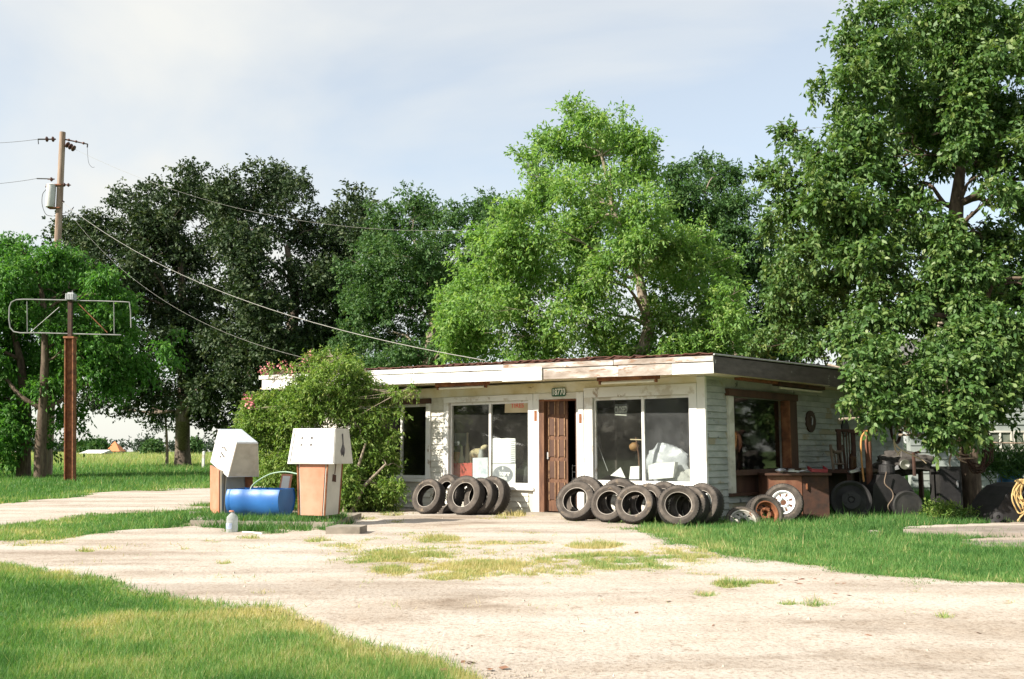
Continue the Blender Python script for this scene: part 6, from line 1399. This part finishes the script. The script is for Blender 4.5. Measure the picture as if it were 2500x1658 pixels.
# dirt driveway sheet: everything near that is not grass
ny, nx = 330, 420
ys = 2.6 * (46 / 2.6) ** (np.linspace(0, 1, ny)); us = np.linspace(-.95, .95, nx)
YY, UU = np.meshgrid(ys, us, indexing='ij'); XX = UU * YY
pxx, pyy = proj(np.stack([XX, YY, np.zeros_like(XX)], -1))
g, dry, fgm = ground_masks(pxx, pyy, XX, YY)
rut = fbm(XX * .8, YY * 2.2, 21) * .03 + fbm(XX * 7, YY * 7, 22) * .012
ZZ = .006 + rut * (1 - g * .8)
gf = (g[:-1, :-1] + g[1:, :-1] + g[:-1, 1:] + g[1:, 1:]) / 4
keep = gf < .82
ii = np.arange(ny * nx).reshape(ny, nx)
quads = np.stack([ii[:-1, :-1], ii[:-1, 1:], ii[1:, 1:], ii[1:, :-1]], -1)[keep]
me = bpy.data.meshes.new('driveway')
used, inv = np.unique(quads, return_inverse=True); inv = inv.reshape(-1)
Vv = np.stack([XX, YY, ZZ], -1).reshape(-1, 3)[used].astype(np.float32)
me.vertices.add(len(Vv)); me.vertices.foreach_set('co', Vv.ravel())
me.loops.add(len(inv)); me.loops.foreach_set('vertex_index', inv.astype(np.int32))
me.polygons.add(len(quads)); me.polygons.foreach_set('loop_start', np.arange(0, len(inv), 4, dtype=np.int32))
for nm, arr in (('cover', g), ('dry', dry)):
    a_ = me.attributes.new(nm, 'FLOAT', 'POINT'); a_.data.foreach_set('value', arr.reshape(-1)[used].astype(np.float32))
me.polygons.foreach_set('use_smooth', [True] * len(quads)); me.update(calc_edges=True); me.validate()
DIRT = bpy.data.materials.new('pale_dirt'); DIRT.use_nodes = True
t_ = DIRT.node_tree; b_ = t_.nodes['Principled BSDF']; b_.inputs['Roughness'].default_value = .95; b_.inputs['Specular IOR Level'].default_value = .15
tcx = t_.nodes.new('ShaderNodeTexCoord')
def tn(sc, det, st=(1, 1, 1), rg=.6):
    m_ = t_.nodes.new('ShaderNodeMapping'); m_.inputs['Scale'].default_value = st; t_.links.new(tcx.outputs['Object'], m_.inputs[0])
    n_ = t_.nodes.new('ShaderNodeTexNoise'); n_.inputs['Scale'].default_value = sc; n_.inputs['Detail'].default_value = det; n_.inputs['Roughness'].default_value = rg; t_.links.new(m_.outputs[0], n_.inputs[0]); return n_
def tr_(src, stops):
    r_ = t_.nodes.new('ShaderNodeValToRGB')
    while len(r_.color_ramp.elements) < len(stops): r_.color_ramp.elements.new(.5)
    for i, (p_, c_) in enumerate(stops): r_.color_ramp.elements[i].position = p_; r_.color_ramp.elements[i].color = (*c_, 1)
    t_.links.new(src, r_.inputs[0]); return r_
def tm(a, b, f, mode='MIX'):
    m_ = t_.nodes.new('ShaderNodeMix'); m_.data_type = 'RGBA'; m_.blend_type = mode
    if isinstance(f, float): m_.inputs[0].default_value = f
    else: t_.links.new(f, m_.inputs[0])
    for k, s_ in ((6, a), (7, b)):
        if isinstance(s_, tuple): m_.inputs[k].default_value = (*s_, 1)
        else: t_.links.new(s_, m_.inputs[k])
    return m_.outputs[2]
big = tr_(tn(.55, 6, (1, 2.2, 1)).outputs[0], [(.34, (.385, .325, .267)), (.50, (.495, .437, .378)), (.64, (.545, .492, .437))])
fine = tr_(tn(34, 6, rg=.7).outputs[0], [(.36, (.62, .58, .54)), (.50, (.95, .95, .95)), (.66, (1.06, 1.05, 1.04))])
spk = tr_(tn(9, 9, rg=.72).outputs[0], [(.33, (.66, .60, .54)), (.45, (1, 1, 1))])
trk = tr_(tn(.42, 5, (.35, 2.6, 1), .55).outputs[0], [(.36, (.74, .71, .68)), (.47, (1, 1, 1)), (.60, (1.04, 1.03, 1.02))])
stn = tr_(tn(.75, 7, (1, 1.6, 1), .62).outputs[0], [(.30, (.66, .62, .58)), (.42, (1, 1, 1))])
bigt = tm(tm(big.outputs[0], trk.outputs[0], .85, 'MULTIPLY'), stn.outputs[0], .8, 'MULTIPLY')
c1 = tm(bigt, fine.outputs[0], 1.0, 'MULTIPLY'); c2 = tm(c1, spk.outputs[0], .8, 'MULTIPLY')
at = t_.nodes.new('ShaderNodeAttribute'); at.attribute_name = 'cover'
grc = tr_(tn(5, 6).outputs[0], [(.35, (.15, .15, .05)), (.65, (.30, .26, .13))])
mrr = t_.nodes.new('ShaderNodeMapRange'); mrr.inputs['From Min'].default_value = .15; mrr.inputs['From Max'].default_value = .9; mrr.inputs['To Max'].default_value = .9
t_.links.new(at.outputs['Fac'], mrr.inputs[0])
t_.links.new(tm(c2, grc.outputs[0], mrr.outputs[0]), b_.inputs['Base Color'])
bp = t_.nodes.new('ShaderNodeBump'); bp.inputs['Strength'].default_value = .8; bp.inputs['Distance'].default_value = .015
hn = tn(22, 8, rg=.7); t_.links.new(hn.outputs[0], bp.inputs['Height']); t_.links.new(bp.outputs[0], b_.inputs['Normal'])
me.materials.append(DIRT)
drv = bpy.data.objects.new('driveway', me); COL.objects.link(drv); tag(drv, 'pale dusty dirt driveway curving past the pumps and the store', None, None, 'structure')

# ---- grass
GRASS = leaf_mat('grass_blade', [(0, (.055, .145, .034)), (.35, (.120, .255, .066)), (.60, (.245, .325, .11)), (.82, (.40, .37, .17)), (1, (.52, .44, .24))], .6, .36, .3)
def blades(P, h, w, tint, rng, lean=.45):
    n = len(P); a = rng.uniform(0, 2 * math.pi, n); s = np.stack([np.cos(a), np.sin(a), np.zeros(n)], 1) * w[:, None] * .5
    l = rng.normal(size=(n, 3)) * lean; l[:, 2] = 1; l = unit(l) * h[:, None]
    return np.stack([P - s, P + s, P + l], 1).reshape(-1, 3)
def sample(n, x0, x1, y0, y1, rng):
    px = rng.uniform(x0, x1, n); py = rng.uniform(y0, y1, n)
    a = (px - CX) / FPX; b = (CY - py) / FPX; dz = SP + b * CP; t = -EYE / dz
    return px, py, np.stack([a * t, (CP - b * SP) * t, np.zeros(n)], 1)
rng = np.random.default_rng(77)
def grass(name, label, region, n, hfun, wk, kind='stuff', lean=.45, wmin=.0, ex=1.3):
    px, py, P = sample(n, *region, rng)
    g, dry, fgm = ground_masks(px, py, P[:, 0], P[:, 1])
    keep = rng.uniform(0, 1, n) < g ** ex
    # nothing grows inside the store
    d = P - CORNER; det = FL[0] * SD[1] - FL[1] * SD[0]
    a_ = (d[:, 0] * SD[1] - d[:, 1] * SD[0]) / det; b2 = (FL[0] * d[:, 1] - FL[1] * d[:, 0]) / det
    keep &= ~((a_ > -.02) & (a_ < UL) & (b2 > -.02) & (b2 < SE))
    px, py, P, g, dry = px[keep], py[keep], P[keep], g[keep], dry[keep]
    edg = np.interp(P[:, 0], [-4.85, -2.62], [14.45, 14.05]); on = (P[:, 0] > -5.2) & (P[:, 0] < -2.58) & (P[:, 1] > edg + .02) & (P[:, 1] < 16); P[on, 2] = island_z
    P[:, 2] += np.where((g < .82) & (P[:, 1] < 46) & ~on, .004 + (fbm(P[:, 0] * .8, P[:, 1] * 2.2, 21) * .03 + fbm(P[:, 0] * 7, P[:, 1] * 7, 22) * .012) * (1 - g * .8), 0)
    N = len(P); cl = fbm(P[:, 0] * 2.3, P[:, 1] * 2.3, 31); h = hfun(px, py, P, g) * rng.uniform(.45, 1.2, N) * (.6 + .8 * cl) * np.where(rng.uniform(0, 1, N) < .03, rng.uniform(1.4, 2.2, N), 1)
    w = np.maximum(wmin, P[:, 1] * wk) * rng.uniform(.7, 1.3, N)
    tint = np.clip(.10 + dry * .72 + rng.normal(0, .15, N) + (rng.uniform(0, 1, N) < .07) * .5 + (fbm(P[:, 0] * .9, P[:, 1] * .9, 55) - .5) * .6 + (fbm(P[:, 0] * 4, P[:, 1] * 4, 56) - .5) * .5, 0, 1)
    V = blades(P, h, w, tint, rng, lean)
    o = fast_mesh(name, V, 3, GRASS, tint, None, (0, 0, 0)); tag(o, label, None, None, kind); return o, N
_, n1 = grass('lawn', 'mown green lawn with dry yellow patches in the near corner', (-250, 1330, 1335, 1760), 330000, lambda px, py, P, g: np.full(len(P), .055), .00085, lean=.6)
_, n2 = grass('long_grass', 'lush green grass strip between the dirt and the tires', (1000, 2850, 1236, 1445), 360000, lambda px, py, P, g: np.interp(py, [1240, 1262, 1290, 1400], [.13, .15, .10, .06]) * np.clip((g - .2) * 1.6, .25, 1), .00085, lean=.5)
_, n3 = grass('weeds', 'sparse weeds growing over the island and the middle of the driveway', (-200, 1000, 1236, 1420), 160000, lambda px, py, P, g: np.where(P[:, 2] > .06, .11, np.where((P[:, 0] < -2.5) & (P[:, 0] > -5.4) & (P[:, 1] > 13.4), .17, .075)) * np.clip((g - .15) * 1.5, .3, 1), .00085, lean=.55)
_, n3b = grass('weeds', 'thin yellow green weeds dotting the open dirt before the store', (820, 1780, 1296, 1440), 220000, lambda px, py, P, g: .02 + .045 * g, .0008, lean=.85, ex=1.0)
_, n3c = grass('weeds', 'few thin weeds on the bare dirt farther from the store', (820, 2550, 1236, 1530), 60000, lambda px, py, P, g: np.full(len(P), .045) * ((py > 1440) | (px > 1780) | (py < 1296)) * (g < .85), .00085, lean=.7)
_, n4 = grass('meadow', 'sunlit green meadow with tall pale grass farther out', (-250, 1010, 1106, 1240), 190000, lambda px, py, P, g: np.interp(P[:, 1], [20, 30, 38, 60, 80, 200, 400], [.10, .14, .18, .30, .5, .8, .9]), .0008)
o = bpy.data.objects['meadow']; a_ = o.data.attributes['tint'].data; tv = np.zeros(len(a_), np.float32); a_.foreach_get('value', tv)
co = np.zeros(len(o.data.vertices) * 3, np.float32); o.data.vertices.foreach_get('co', co); yv = co.reshape(-1, 3)[:, 1]; xv = co.reshape(-1, 3)[:, 0]
tv = np.clip(tv + sstep(48, 85, yv + 22 * (fbm(xv * .08, yv * .05, 9) - .5)) * .52, 0, .95); a_.foreach_set('value', tv)
_, n5 = grass('yard_grass', 'sunlit grass of the yard in front of the far white house', (2180, 2650, 1120, 1240), 50000, lambda px, py, P, g: np.full(len(P), .16), .0009)
# ---- individual tufts on the dirt
TUF = (('round yellow green tuft, largest of those on the open dirt near the long grass', 1790, 1436, .17, .11, 420), ('low tuft just before the largest tuft on the dirt', 1735, 1462, .11, .06, 160), ('small spiky tuft alone between the largest tuft and the long grass', 1925, 1482, .08, .06, 110), ('wispy tuft with leaning dry stalks farthest across the dirt', 1992, 1484, .12, .08, 150), ('thin tuft in the bare dirt near the frame corner slabs', 2302, 1515, .07, .07, 70))
for lb, px, py, r_, h_, n_ in TUF:
    c_ = G(px, py); q = rng.normal(size=(n_, 3)) * np.array([r_ * .6, r_ * .55, 0]); P = c_ + q; P[:, 2] = .012
    hh = h_ * rng.uniform(.4, 1.2, n_) * np.exp(-((q[:, 0] ** 2 + q[:, 1] ** 2) / (r_ * 1.2) ** 2)); tt = np.clip(rng.normal(.55, .18, n_), 0, 1)
    V = blades(P, hh, np.full(n_, .009), tt, rng, .75); o = fast_mesh('grass_tuft', V, 3, GRASS, tt, None, tuple(c_)); tag(o, lb, None, None, 'stuff')
# long seed stalks through the tire rings
st = MB()
for k in range(46):
    px, py = random.choice([(1551, 1255), (1654, 1256), (1610, 1258), (1690, 1262)]); c_ = G(px + random.uniform(-28, 28), py + random.uniform(0, 8)); h_ = random.uniform(.12, .34); l_ = np.array([random.uniform(-.12, .12), random.uniform(-.05, .05), 0])
    st.tube([c_, c_ + UP * h_ * .6 + l_ * .5, c_ + UP * h_ * .9 + l_ * 1.2, c_ + UP * h_ * .86 + l_ * 1.9], [.005, .004, .004, .002], 4)
o = st.build('grass_stalks', mat('seed_stalk', [(.16, .24, .06), (.30, .34, .12)], 9, .7), loc=(0, 0, 0)); tag(o, 'long pale grass stalks standing in and between the tires', None, None, 'stuff')
# ---- pebbles on the dirt
px, py, P = sample(24000, -200, 2700, 1250, 1750, rng); gk, dk, _f = ground_masks(px, py, P[:, 0], P[:, 1]); P = P[gk < .35]; n_ = len(P)
r_ = rng.uniform(.003, .009, n_) * (1 + 2.0 * (rng.uniform(0, 1, n_) > .985)); P[:, 2] = .018
dirs = np.array([[1, 0, 0], [0, 1, 0], [-1, 0, 0], [0, -1, 0], [0, 0, .8], [0, 0, -.8]], float)
cs = P[:, None, :] + dirs[None] * r_[:, None, None] * rng.uniform(.6, 1.3, (n_, 6, 1))
tri = np.array([[0, 1, 4], [1, 2, 4], [2, 3, 4], [3, 0, 4]]); V = cs[:, tri, :].reshape(-1, 3)
o = fast_mesh('pebbles', V, 3, mat('pebble', [(.28, .23, .18), (.5, .44, .37)], 2, .9), None, None, (0, 0, 0)); tag(o, 'small scattered stones on the pale driveway', None, None, 'stuff')
# bits of dry leaf and stick
lv = MB()
for k in range(60):
    c_ = G(*random.choice([(random.uniform(1030, 1260), random.uniform(1575, 1650)), (random.uniform(1350, 2450), random.uniform(1430, 1600)), (random.uniform(1900, 2130), random.uniform(1420, 1440))])); s_ = random.uniform(.01, .035); a_ = random.uniform(0, 6.3)
    d_ = np.array([math.cos(a_), math.sin(a_), .1]) * s_; e_ = np.array([-math.sin(a_), math.cos(a_), .4]) * s_ * .5; c_ = c_ + UP * .03
    lv.add([c_ - d_, c_ + e_, c_ + d_, c_ - e_], [(0, 1, 2, 3)])
o = lv.build('fallen_leaves', mat('dry_leaf', [(.16, .08, .05), (.28, .15, .09)], 9, .8), loc=(0, 0, 0)); tag(o, 'scattered dry brown leaves on the driveway', None, None, 'stuff')
print('grass', n1, n2, n3, n3b, n4, n5)
